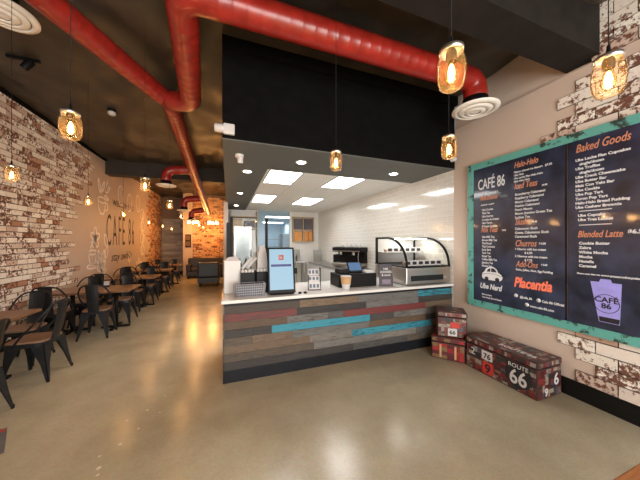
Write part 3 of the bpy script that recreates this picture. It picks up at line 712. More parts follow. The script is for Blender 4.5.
# wire basket
bk = thing('wire_basket', 'small grey wire basket in front of the straw caddies', 'basket', (.245, 3.17, Z0), math.radians(2))
g = MB(); w, d, h = .185, .08, .15
for k in range(15):
    x = -w+2*w*k/14
    for yy in (-d, d): g.tube([(x*.93, yy*.93, .004), (x, yy, h)], .0028, 5)
for k in range(7):
    y = -d+2*d*k/6
    for xx in (-w, w): g.tube([(xx*.93, y*.93, .004), (xx, y, h)], .0028, 5)
for k in range(6):
    z = .004+(h-.004)*k/5; q = .93+.07*k/5
    g.tube([(-w*q, -d*q, z), (w*q, -d*q, z), (w*q, d*q, z), (-w*q, d*q, z)], .003, 5, closed=True)
g.build('wire_mesh', mat('grey_coated_wire', (.42, .44, .50), .4), bk)
MB().bbox(-.155, .155, -.06, .06, .004, .135, .006).build('liner', mat('grey_liner', (.10, .105, .12), .6), bk)
gs = 'sugar caddies behind the wire basket'
sc_ = thing('straw_caddy', '', 'caddy', (0, 0, 0), 0, gs)
MB().bbox(-.085, .085, -.06, .06, 0, .27, .006).build('bin', M['black_plastic'], sc_)
m_ = MB()
for i in range(4):
    for j in range(2): m_.lathe([(.018, .255), (.018, .29), (.014, .30), (0, .301)], 10, Matrix.Translation((-.06+.04*i, -.025+.05*j, 0)))
m_.build('white_packets', M['paper'], sc_)
place(sc_, 0, (.235, 3.33, Z0), 0, 'black caddy of white packets nearest the napkin dispenser')
place(sc_, 1, (.43, 3.37, Z0), 0, 'black caddy of white packets beside the order kiosk')
gst = 'rolled white bags leaning behind the caddies'
rb = thing('paper_roll', '', 'paper roll', (0, 0, 0), 0, gst)
MB().lathe([(.022, 0), (.022, .19), (.017, .19), (.017, .02)], 16, Matrix.Rotation(.7, 4, 'Y'), cap=False).build('roll', M['paper'], rb)
MB().lathe([(.016, .01), (.016, .17)], 12, Matrix.Rotation(.7, 4, 'Y')).build('core', M['black_plastic'], rb)
place(rb, 0, (.175, 3.455, Z0+.30), 0, 'white tilted roll nearer the napkin dispenser')
place(rb, 1, (.24, 3.50, Z0+.30), 0, 'white tilted roll next to the pale paper bag')
rk = tag(MB().box(.165, .51, 3.437, 3.54, Z0, Z0+.275).build('black_riser', M['black_plastic']), 'black box riser holding the white rolls behind the caddies', 'riser')
pbg = tag(MB().add([(-.07, -.035, 0), (.07, -.035, 0), (.07, .035, 0), (-.07, .035, 0), (-.055, -.03, .22), (.055, -.03, .22), (.055, .03, .22), (-.055, .03, .22), (-.03, -.004, .33), (.03, -.004, .33), (.03, .004, .33), (-.03, .004, .33)],
      [(3, 2, 1, 0), (0, 1, 5, 4), (1, 2, 6, 5), (2, 3, 7, 6), (3, 0, 4, 7), (4, 5, 9, 8), (5, 6, 10, 9), (6, 7, 11, 10), (7, 4, 8, 11), (8, 9, 10, 11)]).build('paper_bag', M['paper'], loc=(.44, 3.48, Z0+.277)), 'tall pale paper bag with folded top behind the order kiosk', 'bag')
# sneeze guard at the hall end
sg = thing('sneeze_guard', 'clear screen between two black posts at the hall end of the counter', 'screen', (0, 0, Z0))
MB().box(-.02, .024, 3.60, 3.625, .3, .92).build('end_panel', mat('charcoal_panel', (.015, .017, .02), .6, spec=.2), sg)
for x in (.045, .515): MB().bbox(x-.018, x+.018, 3.60, 3.63, 0, 1.0, .003).build('post', M['black_metal'], sg)
MB().box(.055, .496, 3.612, 3.618, .1, .98).build('pane', M['glass'], sg)
# small black lids, acrylic stands
gk = 'small black knobs beside the order kiosk'
kb = tag(MB().lathe([(.022, 0), (.024, .004), (.022, .016), (.012, .022), (0, .023)], 16).build('table_marker', M['black_plastic']), '', 'marker', gk)
kb.location = (.86, 3.08, Z0); kb['label'] = 'small black round marker nearer the order kiosk'
k2 = kb.copy(); COL.objects.link(k2); k2.location = (.93, 3.075, Z0); k2['label'] = 'small black round marker farther from the order kiosk'
ad = thing('card_display', 'clear acrylic tiered card display with black and white cards', 'display stand', (1.12, 3.28, Z0), math.radians(-10))
MB().box(-.085, .085, -.06, .08, 0, .004).box(-.085, -.081, -.06, .08, 0, .20).box(.081, .085, -.06, .08, 0, .30).build('acrylic_frame', M['glass'], ad)
for k in range(3):
    Tt = Matrix.Translation((0, -.05+.05*k, .01+.09*k)) @ Matrix.Rotation(math.radians(-14), 4, 'X')
    c = MB().box(-.078, .078, 0, .003, 0, .085, Tt).build('card', M['paper'], ad)
    q = MB()
    for x in (-.05, .0, .05): q.box(x-.02, x+.012, -.001, 0, .02+.01*(k % 2), .07, Tt)
    q.build('card_print', mat('card_ink', (.10, .13, .19), .6), c)
cp = thing('coffee_cup', 'large white takeaway cup in a kraft sleeve beside the register', 'cup', (1.55, 3.16, Z0)); cp.scale = (1.1, 1.1, 1.1)
cb_ = MB().lathe([(.045, 0), (.052, .05), (.0565, .055), (.063, .13), (.064, .135), (.068, .165)], 24, cap=True).build('cup', M['paper'], cp)
MB().lathe([(.059, .065), (.0695, .158), (.0672, .158), (.0568, .065)], 24, cap=False).build('sleeve', M['kraft'], cp)
pos = thing('cash_register', 'black cash drawer with a tilted touch screen on top', 'register', (1.77, 3.40, Z0), math.radians(-2))
MB().bbox(-.28, .33, -.16, .2, 0, .19, .008).build('drawer_box', M['black_plastic'], pos)
MB().box(-.26, .31, -.164, -.160, .03, .15).build('drawer_front', M['black_metal'], pos)
MB().bbox(-.05, .13, -.08, .06, .19, .215, .008).tube([(.04, -.0, .2), (.04, .02, .28)], .02, 10).build('screen_stand', M['black_plastic'], pos)
Tp = Matrix.Translation((.04, -.06, .215)) @ Matrix.Rotation(math.radians(-35), 4, 'X')
sh = MB().bbox(-.115, .115, 0, .02, 0, .165, .006, Tp).build('touch_screen', M['black_plastic'], pos)
MB().box(-.1, .1, -.0012, .001, .015, .15, Tp).build('display', M['screen_blue'], sh)
MB().bbox(-.25, -.09, -.1, .08, .19, .26, .01).build('receipt_printer', M['black_plastic'], pos)
MB().bbox(.17, .31, -.12, .02, .19, .225, .008).build('card_terminal', M['white_plastic'], pos)
cs = thing('counter_sign', 'dark purple printed sign standing before the pastry case', 'sign', (2.21, 3.14, Z0), math.radians(-8))
MB().bbox(-.11, .11, 0, .02, 0, .33, .003, Matrix.Rotation(math.radians(-8), 4, 'X')).box(-.1, .1, 0, .10, 0, .006).build('board', M['sign_purple'], cs)
Ts = Matrix.Rotation(math.radians(-8), 4, 'X') @ frame_T((0, -.0008, .24), (1, 0, 0), (0, 0, 1))
text('UBE\nCOOKIES\n& more', .045, M['paper'], Ts, 'sign_lettering', cs, align='CENTER', bold=.001)
MB().box(-.07, .07, -.001, 0, .03, .10, Matrix.Rotation(math.radians(-8), 4, 'X')).build('sign_picture', mat('sign_mauve', (.20, .16, .22), .6, var=.3), cs)
# pastry case
pc = thing('pastry_case', 'curved glass refrigerated pastry case with a steel base on the counter', 'display case', (0, 0, Z0))
X0, X1, YA, YBk = 2.47, 3.32, 3.03, 3.86
prof = [(YA, .285), (YA+.005, .36), (YA+.03, .45), (YA+.09, .555), (YA+.19, .64), (YA+.32, .70), (YA+.46, .722)]
MB().bbox(X0, X1, YA-.01, YBk, .02, .27, .01).build('base', M['steel'], pc)
MB().box(X0+.08, X1-.15, YA-.018, YA-.009, .07, .15).build('vent_grille', M['gun'], pc)
text('86°', .05, M['paper'], frame_T((X1-.14, YA-.0115, .09), (1, 0, 0), (0, 0, 1)), 'temperature_display', pc)
MB().box(X0-.004, X1+.004, YA-.014, YBk, .27, .287).build('base_trim', M['black_plastic'], pc)
for x in (X0, X1-.03):
    e = MB(); path = [(x+.015, y, z) for y, z in prof]
    e.tube(fillet(path, .05, 3), .019, 10); e.box(x, x+.03, YBk-.05, YBk-.01, .28, .738); e.box(x, x+.03, YA+.44, YBk-.01, .707, .738)
    e.build('end_frame', M['black_plastic'], pc)
gsv, gsf = [], []
for i, (y, z) in enumerate(prof): gsv += [(X0+.03, y, z), (X1-.03, y, z)]
for i in range(len(prof)-1): gsf.append((2*i, 2*i+1, 2*i+3, 2*i+2))
MB().add(gsv, gsf, smooth=True).build('curved_glass', M['glass'], pc)
side = [(y, z) for y, z in prof]+[(YBk-.02, .722), (YBk-.02, .285)]
MB().add([(X0+.012, y, z) for y, z in side], [tuple(range(len(side)))]).build('side_glass', M['glass'], pc)
MB().box(X0+.03, X1-.03, YA+.44, YBk-.02, .716, .73).build('top_plate', M['steel'], pc)
MB().box(X0+.03, X1-.03, YBk-.03, YBk-.02, .287, .716).build('back_door', M['white_plastic'], pc)
MB().box(X0+.03, X1-.03, YBk-.30, YBk-.04, .47, .478).build('shelf', M['steel'], pc)
MB().box(X0+.05, X1-.05, YA+.46, YA+.50, .702, .715).build('light_strip', M['case_light'], pc)
gt = 'cakes in the pastry case'
ck = tag(MB().lathe([(.026, 0), (.034, .035), (.038, .04), (.03, .055), (.014, .066), (0, .07)], 14).build('cupcake', M['cake']), '', 'cupcake', gt)
pt = tag(MB().box(-.055, .055, -.001, 0, 0, .085).build('price_tag', M['paper']), '', 'price tag', 'price tags in the pastry case')
MB().box(-.04, .04, -.0018, -.001, .018, .068).build('tag_print', M['ink_dark'], pt)
n = 0
for row, (yy, zz, nm) in enumerate(((YBk-.17, .479, 'upper'), (YA+.16, .288, 'lower'))):
    for k in range(6):
        x = X0+.11+.12*k
        nth = ['first', 'second', 'third', 'fourth', 'fifth', 'last'][k]
        place(ck, n, (x, yy, Z0+zz), random.random()*3, '%s cupcake from the hall side on the %s shelf of the pastry case' % (nth, nm))
        place(pt, n, (x, yy-(.12 if row == 0 else .075), Z0+zz), 0, '%s price tag from the hall side on the %s shelf of the pastry case' % (nth, nm))
        n += 1

# ------------------------------------------------------------------ kitchen behind the counter
bc = thing('back_counter', 'white work counter with a steel top along the white tiled wall', 'counter', (0, 0, 0))
MB().box(2.72, XR-.005, 4.7, 8.6, .1, .86).build('cabinet_body', M['white_plastic'], bc)
MB().bbox(2.70, XR-.003, 4.68, 8.62, .86, .90, .005).build('worktop', M['steel'], bc)
em = thing('espresso_machine', 'black and steel espresso machine on the back counter by the tiles', 'espresso machine', (3.02, 5.9, .901), math.radians(-62))
MB().bbox(-.42, .42, -.26, .28, .08, .15, .01).build('drip_tray', M['steel'], em)
MB().bbox(-.42, .42, .02, .28, .15, .46, .015).build('body', M['black_plastic'], em)
MB().bbox(-.44, .44, -.22, .29, .44, .56, .02).build('head', M['black_plastic'], em)
MB().box(-.43, .43, -.225, -.215, .455, .475).box(-.40, .40, -.25, -.24, .15, .16).build('chrome_strip', M['steel'], em)
MB().tube([(-.4, -.18, .58), (.4, -.18, .58), (.4, .25, .58), (-.4, .25, .58)], .008, 6, closed=True).build('cup_rail', M['steel'], em)
for x in (-.36, .36):
    for y in (-.2, .22): MB().lathe([(.03, 0), (.025, .08)], 12, Matrix.Translation((x, y, 0))).build('foot', M['steel'], em)
for x in (-.22, .18):
    gh = MB().lathe([(.035, .36), (.035, .44)], 16, Matrix.Translation((x, -.12, 0))).build('group_head', M['steel'], em)
    MB().tube([(x, -.12, .37), (x, -.33, .35)], .014, 8).build('portafilter', M['black_plastic'], gh)
for x in (-.39, .39): MB().tube([(x, -.2, .46), (x*1.02, -.24, .3), (x*1.02, -.22, .19)], .006, 6).build('steam_wand', M['steel'], em)
gc = 'cups on top of the espresso machine'
stk = tag(MB().lathe([(.028, 0), (.04, .06), (.037, .06), (.026, .005)], 14, cap=False).lathe([(.0, .002), (.028, .002)], 14, cap=False).build('espresso_cup', M['paper']), '', 'cup', gc)
rm = Matrix.Translation((3.02, 5.9, .901)) @ Matrix.Rotation(math.radians(-62), 4, 'Z')
for i in range(5):
    p = rm @ Vector((-.3+.14*i, .05, .561)); place(stk, i, p, 0, 'white cup on the espresso machine, %s along its top' % words_[i])
gr = thing('coffee_grinder', 'black coffee grinder with a clear hopper behind the espresso machine', 'grinder', (3.05, 6.75, .901), -.9)
MB().bbox(-.1, .1, -.12, .12, 0, .34, .015).build('body', M['black_plastic'], gr)
MB().lathe([(.05, .34), (.09, .42), (.09, .53)], 18).build('hopper', M['glass'], gr)
MB().lathe([(.094, .53), (.094, .55), (0, .552)], 18).build('hopper_lid', M['black_plastic'], gr)
# back wall counter, pans, crates
bw = thing('prep_table', 'white topped prep table against the back kitchen wall', 'table', (0, 0, 0))
MB().bbox(2.25, 2.70, 8.62, 9.28, .86, .90, .005).build('table_top', M['white_plastic'], bw)
for x in (2.3, 2.65):
    for y in (8.67, 9.23): MB().box(x-.02, x+.02, y-.02, y+.02, 0, .86).build('leg', M['steel'], bw)
gp = 'sheet pans leaning on the back counters'
sp_ = tag(MB().bbox(-.15, .15, -.015, .015, 0, .42, .01).build('sheet_pan', M['steel']), '', 'sheet pan', gp)
place(sp_, 0, (2.42, 9.2, .901), 0, 'upright grey sheet pan under the wall crates beside the doorway')
place(sp_, 1, (3.0, 8.4, .901), 0, 'grey steel sheet pan in the corner on the back counter')
wc = thing('wall_crate_shelf', 'square wooden wall shelf of crates with dark and orange packs', 'shelf', (2.70, 9.298, 1.60))
MB().box(-.42, .42, -.02, -.001, 0, .95).box(-.42, .42, -.16, -.02, 0, .03).box(-.42, .42, -.16, -.02, .92, .95).box(-.42, -.39, -.16, -.02, .03, .92).box(.39, .42, -.16, -.02, .03, .92).box(-.39, .39, -.16, -.02, .44, .47).box(-.02, .01, -.16, -.02, .03, .92).build('shelf_frame', M['shelf_wood'], wc)
gx = 'packs in the wall crate shelf'
for i, (x, z, w, h, m, lb) in enumerate(((-.20, .475, .32, .40, 'navy_box', 'dark pack in the upper hall side compartment of the wall crates'), (.20, .475, .30, .20, 'navy_box', 'lower dark pack in the upper compartment by the tiles'),
        (.20, .68, .30, .20, 'navy_box', 'topmost dark pack in the wall crates by the tiles'), (-.20, .035, .32, .34, 'orange_box', 'orange pack in the lower hall side compartment of the wall crates'),
        (.11, .035, .15, .36, 'orange_box', 'inner orange pack in the lower crate compartment by the tiles'), (.28, .035, .15, .36, 'orange_box', 'outer orange pack in the lower crate compartment by the tiles'))):
    tag(MB().bbox(-w/2, w/2, -.13, -.03, 0, h, .008).build('food_pack', M[m], loc=(2.70+x, 9.298, 1.60+z)), lb, 'pack', gx)
# shelves at the hall side of the kitchen
su = thing('storage_shelf', 'tall open wooden shelf at the back of the kitchen by the hall wall', 'shelf', (.52, 9.05, 0))
for z in (.3, 1.0, 1.55, 2.05, 2.45): MB().box(-.42, .42, -.2, .2, z, z+.03).build('shelf_board', M['shelf_wood'], su)
for x in (-.44, .42): MB().box(x, x+.02, -.2, .2, 0, 2.68).build('side_panel', M['shelf_wood'], su)
gx2 = 'boxes on the tall kitchen shelf'
for i, (x, z, w, h, m) in enumerate(((-.22, 2.08, .3, .3, 'cardboard'), (.2, 2.08, .36, .24, 'navy_box'), (-.15, 1.58, .4, .36, 'paper'), (.25, 1.58, .24, .3, 'cardboard'), (.0, 1.03, .6, .36, 'white_plastic'), (-.1, .33, .5, .5, 'cardboard'))):
    tag(MB().bbox(-w/2, w/2, -.17, .15, 0, h, .006).build('storage_box', M[m], loc=(.52+x, 9.05, z)),
        ['brown carton on the upper board of the tall shelf', 'charcoal box on the upper board of the tall shelf', 'white box on the middle board of the tall shelf', 'brown carton on the middle board of the tall shelf', 'wide white box on the waist-high board of the tall shelf', 'big brown carton on the lowest board of the tall shelf'][i], 'box', gx2)
fr = thing('upright_fridge', 'steel upright fridge with a pale glass door at the hall side of the kitchen', 'fridge', (.36, 7.1, 0))
MB().bbox(-.22, .22, -.33, .35, .05, 2.0, .01).build('cabinet', M['steel'], fr)
MB().box(-.18, .18, -.34, -.331, .25, 1.85).build('glass_door', mat('pale_glass_door', (.42, .52, .60), .12, var=.1), fr)
MB().tube([(.20, -.36, .9), (.20, -.36, 1.4)], .012, 8).build('door_handle', M['black_metal'], fr)
sdc = thing('side_counter', 'low steel side counter behind the napkin dispenser', 'counter', (.55, 5.4, 0))
MB().bbox(-.45, .45, -.3, .3, .86, .90, .005).build('worktop', M['steel'], sdc)
MB().box(-.43, .43, -.28, .28, 0, .859).build('cabinet_body', M['white_plastic'], sdc)
gbt = 'bottles on the side counter'
sb_ = tag(MB().lathe([(.045, 0), (.045, .24), (.016, .31), (.016, .37), (0, .37)], 14).build('pump_bottle', mat('brown_syrup', (.06, .03, .015), .2)), '', 'bottle', gbt)
for k, (x, y) in enumerate(((-.33, -.1), (-.2, .05), (.05, -.05), (.2, .1))):
    place(sb_, k, (.55+x, 5.4+y, .901), 0, 'brown syrup bottle on the side counter, %s from the hall' % words_[k])
hg = tag(MB().add([(-.12, 0, 0), (.12, 0, 0), (.12, .03, 0), (-.12, .03, 0), (-.05, .005, .75), (.05, .005, .75), (.05, .025, .75), (-.05, .025, .75)], [(0, 1, 5, 4), (1, 2, 6, 5), (2, 3, 7, 6), (3, 0, 4, 7), (4, 5, 6, 7), (0, 3, 2, 1)]).build('folded_apron', M['paper'], loc=(.80, 8.80, 1.25)), 'white apron hanging on the front of the tall kitchen shelf', 'apron')
# back room
rr_ = thing('steel_rack', 'steel rack of containers seen through the kitchen doorway', 'rack', (2.3, 15.9, 0))
for z in (.3, .8, 1.3, 1.75): MB().box(-.8, .8, -.25, .25, z, z+.03).build('rack_shelf', M['steel'], rr_)
for x in (-.78, .78):
    for y in (-.23, .23): MB().tube([(x, y, 0), (x, y, 2.0)], .015, 8).build('rack_post', M['steel'], rr_)
tb = tag(MB().bbox(-.22, .22, -.2, .2, 0, .34, .02).build('storage_tub', M['white_plastic'], loc=(2.0, 15.9, .831)), 'white tub on the steel rack in the back room', 'tub')
gft = thing('back_refrigerator', 'grey reach-in refrigerator beyond the kitchen doorway', 'fridge', (2.9, 12.6, 0))
MB().bbox(-.38, .38, -.4, .4, .05, 2.0, .01).build('cabinet', M['steel'], gft)
MB().box(-.36, .36, -.41, -.401, .2, 1.9).build('door', mat('grey_enamel', (.35, .38, .40), .4), gft)
bt = tag(MB().lathe([(.035, 0), (.035, .16), (.014, .21), (.014, .25), (0, .25)], 14).build('syrup_bottle', mat('dark_syrup', (.05, .03, .02), .2)), 'dark syrup bottle on the prep table by the doorway', 'bottle')
bt.location = (2.33, 8.8, .901)
# ceiling-mounted devices
dc = thing('dome_camera', 'white security camera under the hall end of the grey soffit', 'security camera', (.14, 3.43, KZ-.012))
MB().lathe([(.055, 0), (.055, -.03), (.045, -.04), (0, -.04)], 20, cap=False).build('mount', M['white_plastic'], dc)
MB().lathe([(.036, -.045), (.036, .03), (.03, .035), (0, .035)], 16, Matrix.Translation((.01, -.02, -.06)) @ Matrix.Rotation(.5, 4, 'X')).build('body', M['white_plastic'], dc)
ec = thing('emergency_light', 'white boxy fitting at the lower hall corner of the black soffit', 'emergency light', (-.02, KY-.04, KZ+.09))
MB().bbox(-.03, .09, -.05, -.001, -.055, .06, .012).build('housing', M['white_plastic'], ec)
MB().lathe([(.045, 0), (.045, .09), (.03, .10), (0, .10)], 16, Matrix.Translation((-.02, -.03, 0)) @ Matrix.Rotation(-PI/2, 4, 'Y')).build('lamp_head', M['white_plastic'], ec)
wcam = thing('wall_camera', 'small white round camera at the corner where soffit meets wall', 'security camera', (3.25, KY-.04, KZ+.12))
MB().lathe([(.05, -.001), (.05, -.03), (0, -.03)], 16, Matrix.Rotation(-PI/2, 4, 'X') @ Matrix.Scale(-1, 4, (0, 0, 1))).build('mount', M['white_plastic'], wcam)
MB().lathe([(.035, 0), (.035, .06), (.025, .075), (0, .08)], 16, Matrix.Translation((0, -.03, 0)) @ Matrix.Rotation(PI/2, 4, 'X')).build('body', M['white_plastic'], wcam)
sd = thing('smoke_detector', 'small white round detector under the dark ceiling over the tables', 'smoke detector', (-1.85, 5.2, 3.80))
MB().lathe([(.055, 0), (.06, -.03), (.04, -.05), (0, -.05)], 18, cap=False).build('cover', M['white_plastic'], sd)
MB().lathe([(.06, 0), (.06, .06)], 18).build('mount', M['black_metal'], sd)
spt = thing('spot_lamp', 'unlit black spot lamp under the ceiling by the brick wall', 'spotlight', (-2.3, 4.04, 3.78))
MB().box(-.15, .15, -.015, .015, 0, .03).build('track', M['black_metal'], spt)
MB().lathe([(.04, 0), (.045, .12), (.03, .13)], 14, Matrix.Translation((0, 0, -.1)) @ Matrix.Rotation(.6, 4, 'Y')).build('head', M['black_metal'], spt)

# ------------------------------------------------------------------ printed storage boxes by the wall
def treemap(rect, n):
    x0, x1, y0, y1 = rect
    if n <= 1: return [rect]
    k = n//2; f = k/n*random.uniform(.8, 1.2)
    if (x1-x0) > (y1-y0)*1.1:
        m_ = x0+(x1-x0)*f; return treemap((x0, m_, y0, y1), k)+treemap((m_, x1, y0, y1), n-k)
    m_ = y0+(y1-y0)*f; return treemap((x0, x1, y0, m_), k)+treemap((x0, x1, m_, y1), n-k)
def printed_box(o, L, D, Hh, m, nf):
    body = MB().bbox(-L/2, L/2, -D/2, D/2, 0, Hh-.075, .012).build('body', M['trunk_black'], o)
    lid = MB().bbox(-L/2-.004, L/2+.004, -D/2-.004, D/2+.004, Hh-.07, Hh, .014).build('lid', M['trunk_black'], o)
    def faces(par, z0, z1, e, top):
        mb = MB()
        for (O, ax, w) in (((-L/2, -D/2-e, 0), (1, 0, 0), L), ((L/2+e, -D/2, 0), (0, 1, 0), D), ((L/2, D/2+e, 0), (-1, 0, 0), L), ((-L/2-e, D/2, 0), (0, -1, 0), D)):
            T = frame_T(O, ax, (0, 0, 1))
            for r in treemap((.012, w-.012, z0+.012, z1-.012), max(3, int(nf*w*(z1-z0)*100))): mb.add([(r[0]+.001, r[2]+.001, 0), (r[1]-.001, r[2]+.001, 0), (r[1]-.001, r[3]-.001, 0), (r[0]+.001, r[3]-.001, 0)], [(0, 1, 2, 3)], T)
        if top:
            for r in treemap((-L/2+.012, L/2-.012, -D/2+.012, D/2-.012), int(nf*L*D*100)): mb.add([(r[0]+.001, r[2]+.001, Hh+.0008), (r[1]-.001, r[2]+.001, Hh+.0008), (r[1]-.001, r[3]-.001, Hh+.0008), (r[0]+.001, r[3]-.001, Hh+.0008)], [(0, 1, 2, 3)])
        mb.build('collage_print', m, par)
    faces(body, 0, Hh-.075, .0008, False); faces(lid, Hh-.07, Hh, .0048, True)
    return body, lid
# long bench: its long face looks at the counter's customers (-X side of the room)
bn = thing('storage_bench', 'long printed storage bench reading 66 against the wall below the menu', 'storage bench', (3.105, 1.995, 0), -PI/2)
body, lid = printed_box(bn, .80, .40, .385, M['collage'], 4)
def bt_(s, x, z, size, m, name='print_lettering', **kw): return text(s, size, m, frame_T((x, -.2025, z), (1, 0, 0), (0, 0, 1)), name, body, **kw)
MB().prism([(.10, .30), (.34, .30), (.33, .255), (.355, .20), (.345, .12), (.30, .06), (.22, .02), (.14, .06), (.095, .12), (.085, .20), (.11, .255)], 0, .0008, frame_T((0, -.2015, 0), (1, 0, 0), (0, 0, 1))).build('road_shield', M['ink_dark'], body)
bt_('66', .22, .075, .215, M['paper'], align='CENTER', sx=.82, bold=.004)
bt_('ROUTE', .22, .245, .062, M['paper'], align='CENTER')
MB().box(-.175, -.045, -.2018, -.2012, .02, .16).build('number_plate', M['red_vinyl'], body)
bt_('9', -.11, .04, .14, M['ink_dark'], align='CENTER', bold=.003)
bt_('2', -.30, .19, .12, M['paper'], align='CENTER')
bt_('76', -.12, .20, .09, M['ink_dark'], align='CENTER', bold=.002)
MB().box(-.185, -.055, -.2018, -.2012, .185, .29).build('number_plate', M['paper'], body)
for s, y, z, size in (('6', .06, .12, .17), ('9', -.09, .03, .11)):
    text(s, size, M['paper'], frame_T((.4025, y, z), (0, 1, 0), (0, 0, 1)), 'print_lettering', body, bold=.003)
text('ROUTE 66', .085, M['paper'], frame_T((-.06, -.10, .3862), (1, 0, 0), (0, 1, 0)), 'print_lettering', lid, bold=.002)
rz = math.atan2(2.46-2.72, 2.89-2.675)
lb = thing('storage_cube', 'low red printed trunk box on the floor beside the counter end', 'storage box', (2.935, 2.695, 0), rz, 'printed trunk boxes in the corner')
b1, _ = printed_box(lb, .41, .38, .30, M['red_collage'], 2)
ub = thing('storage_cube', 'smaller printed box stacked on the red trunk box', 'storage box', (2.965, 2.69, .3018), rz+.15, 'printed trunk boxes in the corner')
b2, _ = printed_box(ub, .36, .33, .34, M['collage'], 4)
for x in (-.09, .09): MB().box(x-.012, x+.012, -.196, -.1915, .03, .2).build('printed_strap', M['kraft'], b1)
MB().box(-.05, .06, -.167, -.166, .02, .12).build('number_plate', M['paper'], b2)
text('66', .075, M['ink_dark'], frame_T((.005, -.1675, .045), (1, 0, 0), (0, 0, 1)), 'print_lettering', b2, align='CENTER', bold=.002)
MB().box(-.02, .09, -.167, -.166, .13, .205).build('number_plate', M['red_vinyl'], b2)

# ------------------------------------------------------------------ chairs and tables
ch = thing('metal_chair', '', 'chair', (0, 0, 0), 0, 'gunmetal café chairs')
def seat_outline(k=1):
    return [(x*k, y*k) for x, y in ((-.165, .185), (-.10, .20), (.10, .20), (.165, .185), (.185, .13), (.18, -.10), (.165, -.15), (.12, -.175), (-.12, -.175), (-.165, -.15), (-.18, -.10), (-.185, .13))]
MB().prism(seat_outline(.98), .447, .465).build('seat', M['seat_wood'], ch)
fr_ = MB().prism(seat_outline(1.03), .40, .446); fr_.build('seat_frame', M['gun'], ch)
for sx in (-1, 1):
    for sy in (-1, 1):
        l_ = MB()
        top = Vector((sx*.15, sy*.15-.0, .425)); bot = Vector((sx*.205, sy*.205-(.03 if sy < 0 else 0), .0))
        # folded sheet leg: an angle section that tapers to the foot
        for (dx, dy) in ((-sx, 0), (0, -sy)):
            w0, w1 = .135, .022; o = Vector((sx, sy, 0))*.022
            P = [top+o, top+o+Vector((dx, dy, 0))*w0, (top*.45+bot*.55)+Vector((dx, dy, 0))*.055+o*.3, bot+Vector((dx, dy, 0))*w1, bot, (top*.45+bot*.55)+o*.3]
            nrm = Vector((dy*sx*sy, dx*sx*sy, 0)); nrm = Vector((0, -sy, 0)) if dx else Vector((-sx, 0, 0))
            q = [p+nrm*.006 for p in P]
            l_.add([tuple(p) for p in P]+[tuple(p) for p in q], [(0, 1, 2, 5), (5, 2, 3, 4), (6, 11, 8, 7), (11, 10, 9, 8), (0, 6, 7, 1), (1, 7, 8, 2), (2, 8, 9, 3), (3, 9, 10, 4), (4, 10, 11, 5), (5, 11, 6, 0)])
        lg = l_.build('leg', M['gun'], ch)
        MB().lathe([(.013, 0), (.014, .03), (.012, .035)], 8, Matrix.Translation((bot.x-sx*.008, bot.y-sy*.008, 0))).build('foot_cap', M['black_plastic'], lg)
path = [(-.185, .10, .42), (-.20, .03, .52), (-.212, -.08, .64), (-.20, -.18, .77), (-.15, -.235, .865), (-.08, -.255, .892), (0, -.258, .895)]
path = path+[(-x, y, z) for x, y, z in path[-2::-1]]
MB().tube(fillet(path, .05, 3), .0115, 8).build('back_hoop', M['gun'], ch)
bp_ = MB(); pv, pf = [], []
for i in range(7):
    t = i/6; z = .44+(.885-.44)*t; y = -.172-.082*t-.012*math.sin(PI*t); hw = .072+.012*t
    for j in range(5):
        u = -1+j/2; pv.append((u*hw, y-.012*(1-u*u), z))
for i in range(6):
    for j in range(4): pf.append((i*5+j, i*5+j+1, (i+1)*5+j+1, (i+1)*5+j))
back = [(x, y+.004, z) for x, y, z in pv]; k = len(pv)
rim = [j for j in range(5)]+[i*5+4 for i in range(1, 7)]+[30+j for j in range(3, -1, -1)]+[i*5 for i in range(5, 0, -1)]
bp_.add(pv+back, pf+[tuple(k+i for i in reversed(f)) for f in pf]+[(a, b, b+k, a+k) for a, b in zip(rim, rim[1:]+rim[:1])], smooth=False)
bp_.build('backrest', M['gun'], ch)
chairs = [(-2.14, 3.97, PI/2-.08, 'gunmetal chair turned to the wall at the aisle side of the nearest table, farther one'),
          (-2.17, 3.08, PI/2, 'gunmetal chair at the aisle side of the nearest table, cut off by the picture edge'),
          (-2.56, 4.50, PI, 'gunmetal chair at the far end of the nearest table')]
tabs = [(5.75, 'second'), (7.45, 'third'), (9.15, 'fourth'), (10.85, 'fifth')]
for (yc, nm) in tabs:
    for (x, dy, r, lbl) in ((-2.11, -.40, 0, 'near side, aisle place'), (-2.66, -.38, 0, 'near side, wall place'), (-2.03, .37, PI, 'far side, aisle place'), (-2.60, .38, PI, 'far side, wall place')):
        chairs.append((x+random.uniform(-.02, .02), yc+dy+random.uniform(-.02, .02), r+random.uniform(-.08, .08), 'gunmetal chair at the %s table from the front, %s' % (nm, lbl)))
for i, (x, y, r, lbl) in enumerate(chairs): place(ch, i, (x, y, 0), r, lbl)
tbp = thing('dining_table', '', 'table', (0, 0, 0), 0, 'brown wooden dining tables')
MB().bbox(-.62, .62, -.35, .35, .70, .735, .006).build('tabletop', M['table_wood'], tbp)
for x in (-.32, .32):
    MB().tube([(x, 0, .03), (x, 0, .69)], .035, 14).build('column', M['black_metal'], tbp)
    MB().box(x-.22, x+.22, -.03, .03, 0, .03).box(x-.03, x+.03, -.22, -.03, 0, .03).box(x-.03, x+.03, .03, .22, 0, .03).build('cross_base', M['black_metal'], tbp)
    MB().box(x-.15, x+.15, -.2, .2, .685, .70).build('top_plate', M['black_metal'], tbp)
place(tbp, 0, (-2.63, 3.70, 0), PI/2, 'brown wooden dining table nearest the camera at the brick wall')
for i, (yc, nm) in enumerate(tabs): place(tbp, 1, (-2.30, yc, 0), 0, 'brown wooden dining table, %s from the front along the wall' % nm)
tc_ = thing('side_table', 'orange brown wooden table whose corner shows below the menu wall', 'table', (1.95, .13, 0), 0)
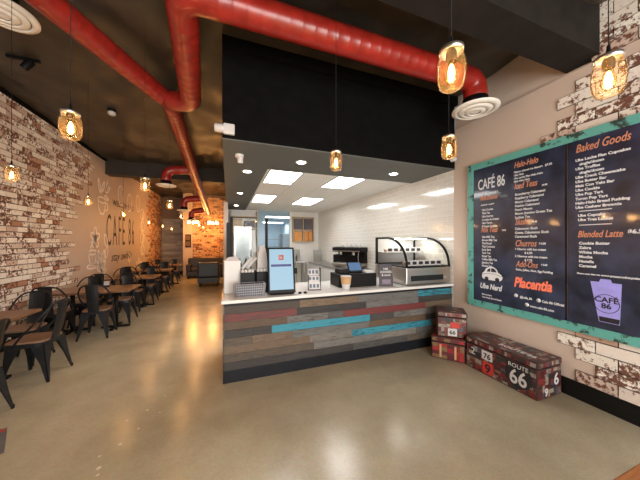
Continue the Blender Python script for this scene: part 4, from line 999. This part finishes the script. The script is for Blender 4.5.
MB().bbox(-.72, .72, -.35, .35, .715, .75, .006).build('tabletop', mat('honey_table_wood', (.30, .13, .05), .3, var=.2, stretch=(1.5, 12, 1)), tc_)
MB().tube([(0, 0, .03), (0, 0, .715)], .035, 14).build('column', M['black_metal'], tc_)
MB().lathe([(.25, 0), (.25, .02), (.05, .03)], 24).build('round_base', M['black_metal'], tc_)
nh = thing('napkin_holder', 'small white and black holder on the second dining table', 'napkin holder', (-2.2, 5.95, .736))
MB().bbox(-.04, .04, -.03, .03, 0, .03, .004).build('base', M['black_plastic'], nh)
MB().box(-.035, .035, -.02, .02, .03, .10).build('napkins', M['paper'], nh)
# sticker on the floor at the picture edge
stk_ = thing('floor_sticker', 'dark grey floor sticker with a red edge beside the nearest chairs', 'sticker', (-1.865, 2.685, 0), math.radians(29))
MB().box(-.2, .2, -.2, .2, .0003, .0015).build('sheet', M['sticker'], stk_)
MB().box(-.19, .19, .15, .185, .0015, .002).build('red_stripe', M['red_vinyl'], stk_)

# ------------------------------------------------------------------ lounge at the back of the hall
def lounge(t, W_, D_, m, seats):
    MB().bbox(-W_/2, W_/2, -D_/2, D_/2, .12, .32, .02).build('base', m, t)
    MB().bbox(-W_/2, W_/2, D_/2-.2, D_/2, .32, .86, .05, seg=3).build('backrest', m, t)
    for s in (-1, 1): MB().bbox(s*(W_/2-.09)-.09, s*(W_/2-.09)+.09, -D_/2, D_/2-.2, .32, .62, .04, seg=3).build('arm', m, t)
    sw = (W_-.36)/seats
    for k in range(seats): MB().bbox(-W_/2+.18+k*sw+.004, -W_/2+.18+(k+1)*sw-.004, -D_/2-.01, D_/2-.2, .32, .46, .03, seg=3).build('seat_cushion', m, t)
    for x in (-W_/2+.08, W_/2-.08):
        for y in (-D_/2+.08, D_/2-.08): MB().box(x-.025, x+.025, y-.025, y+.025, 0, .12).build('leg', M['black_metal'], t)
lounge(thing('sofa', 'dark brown leather sofa against the brick wall at the end of the hall', 'sofa', (-.95, 12.5, 0), 0), 1.5, .8, M['dark_leather'], 2)
lounge(thing('armchair', 'dark navy leather armchair at the end of the hall, its back to us', 'armchair', (-.66, 10.2, 0), PI), .72, .78, M['navy_leather'], 1)
pf_ = thing('wall_picture', 'small dark framed picture on the pier beside the end brick wall', 'picture', (-1.73, 12.998, 1.35))
MB().box(-.12, .12, -.03, 0, 0, .6).build('frame', M['black_metal'], pf_)
q = MB()
for z in (.05, .33): q.box(-.09, .09, -.033, -.03, z, z+.22)
q.build('picture_panel', mat('brown_photo', (.12, .06, .03), .5, var=.5, scale=20), pf_)
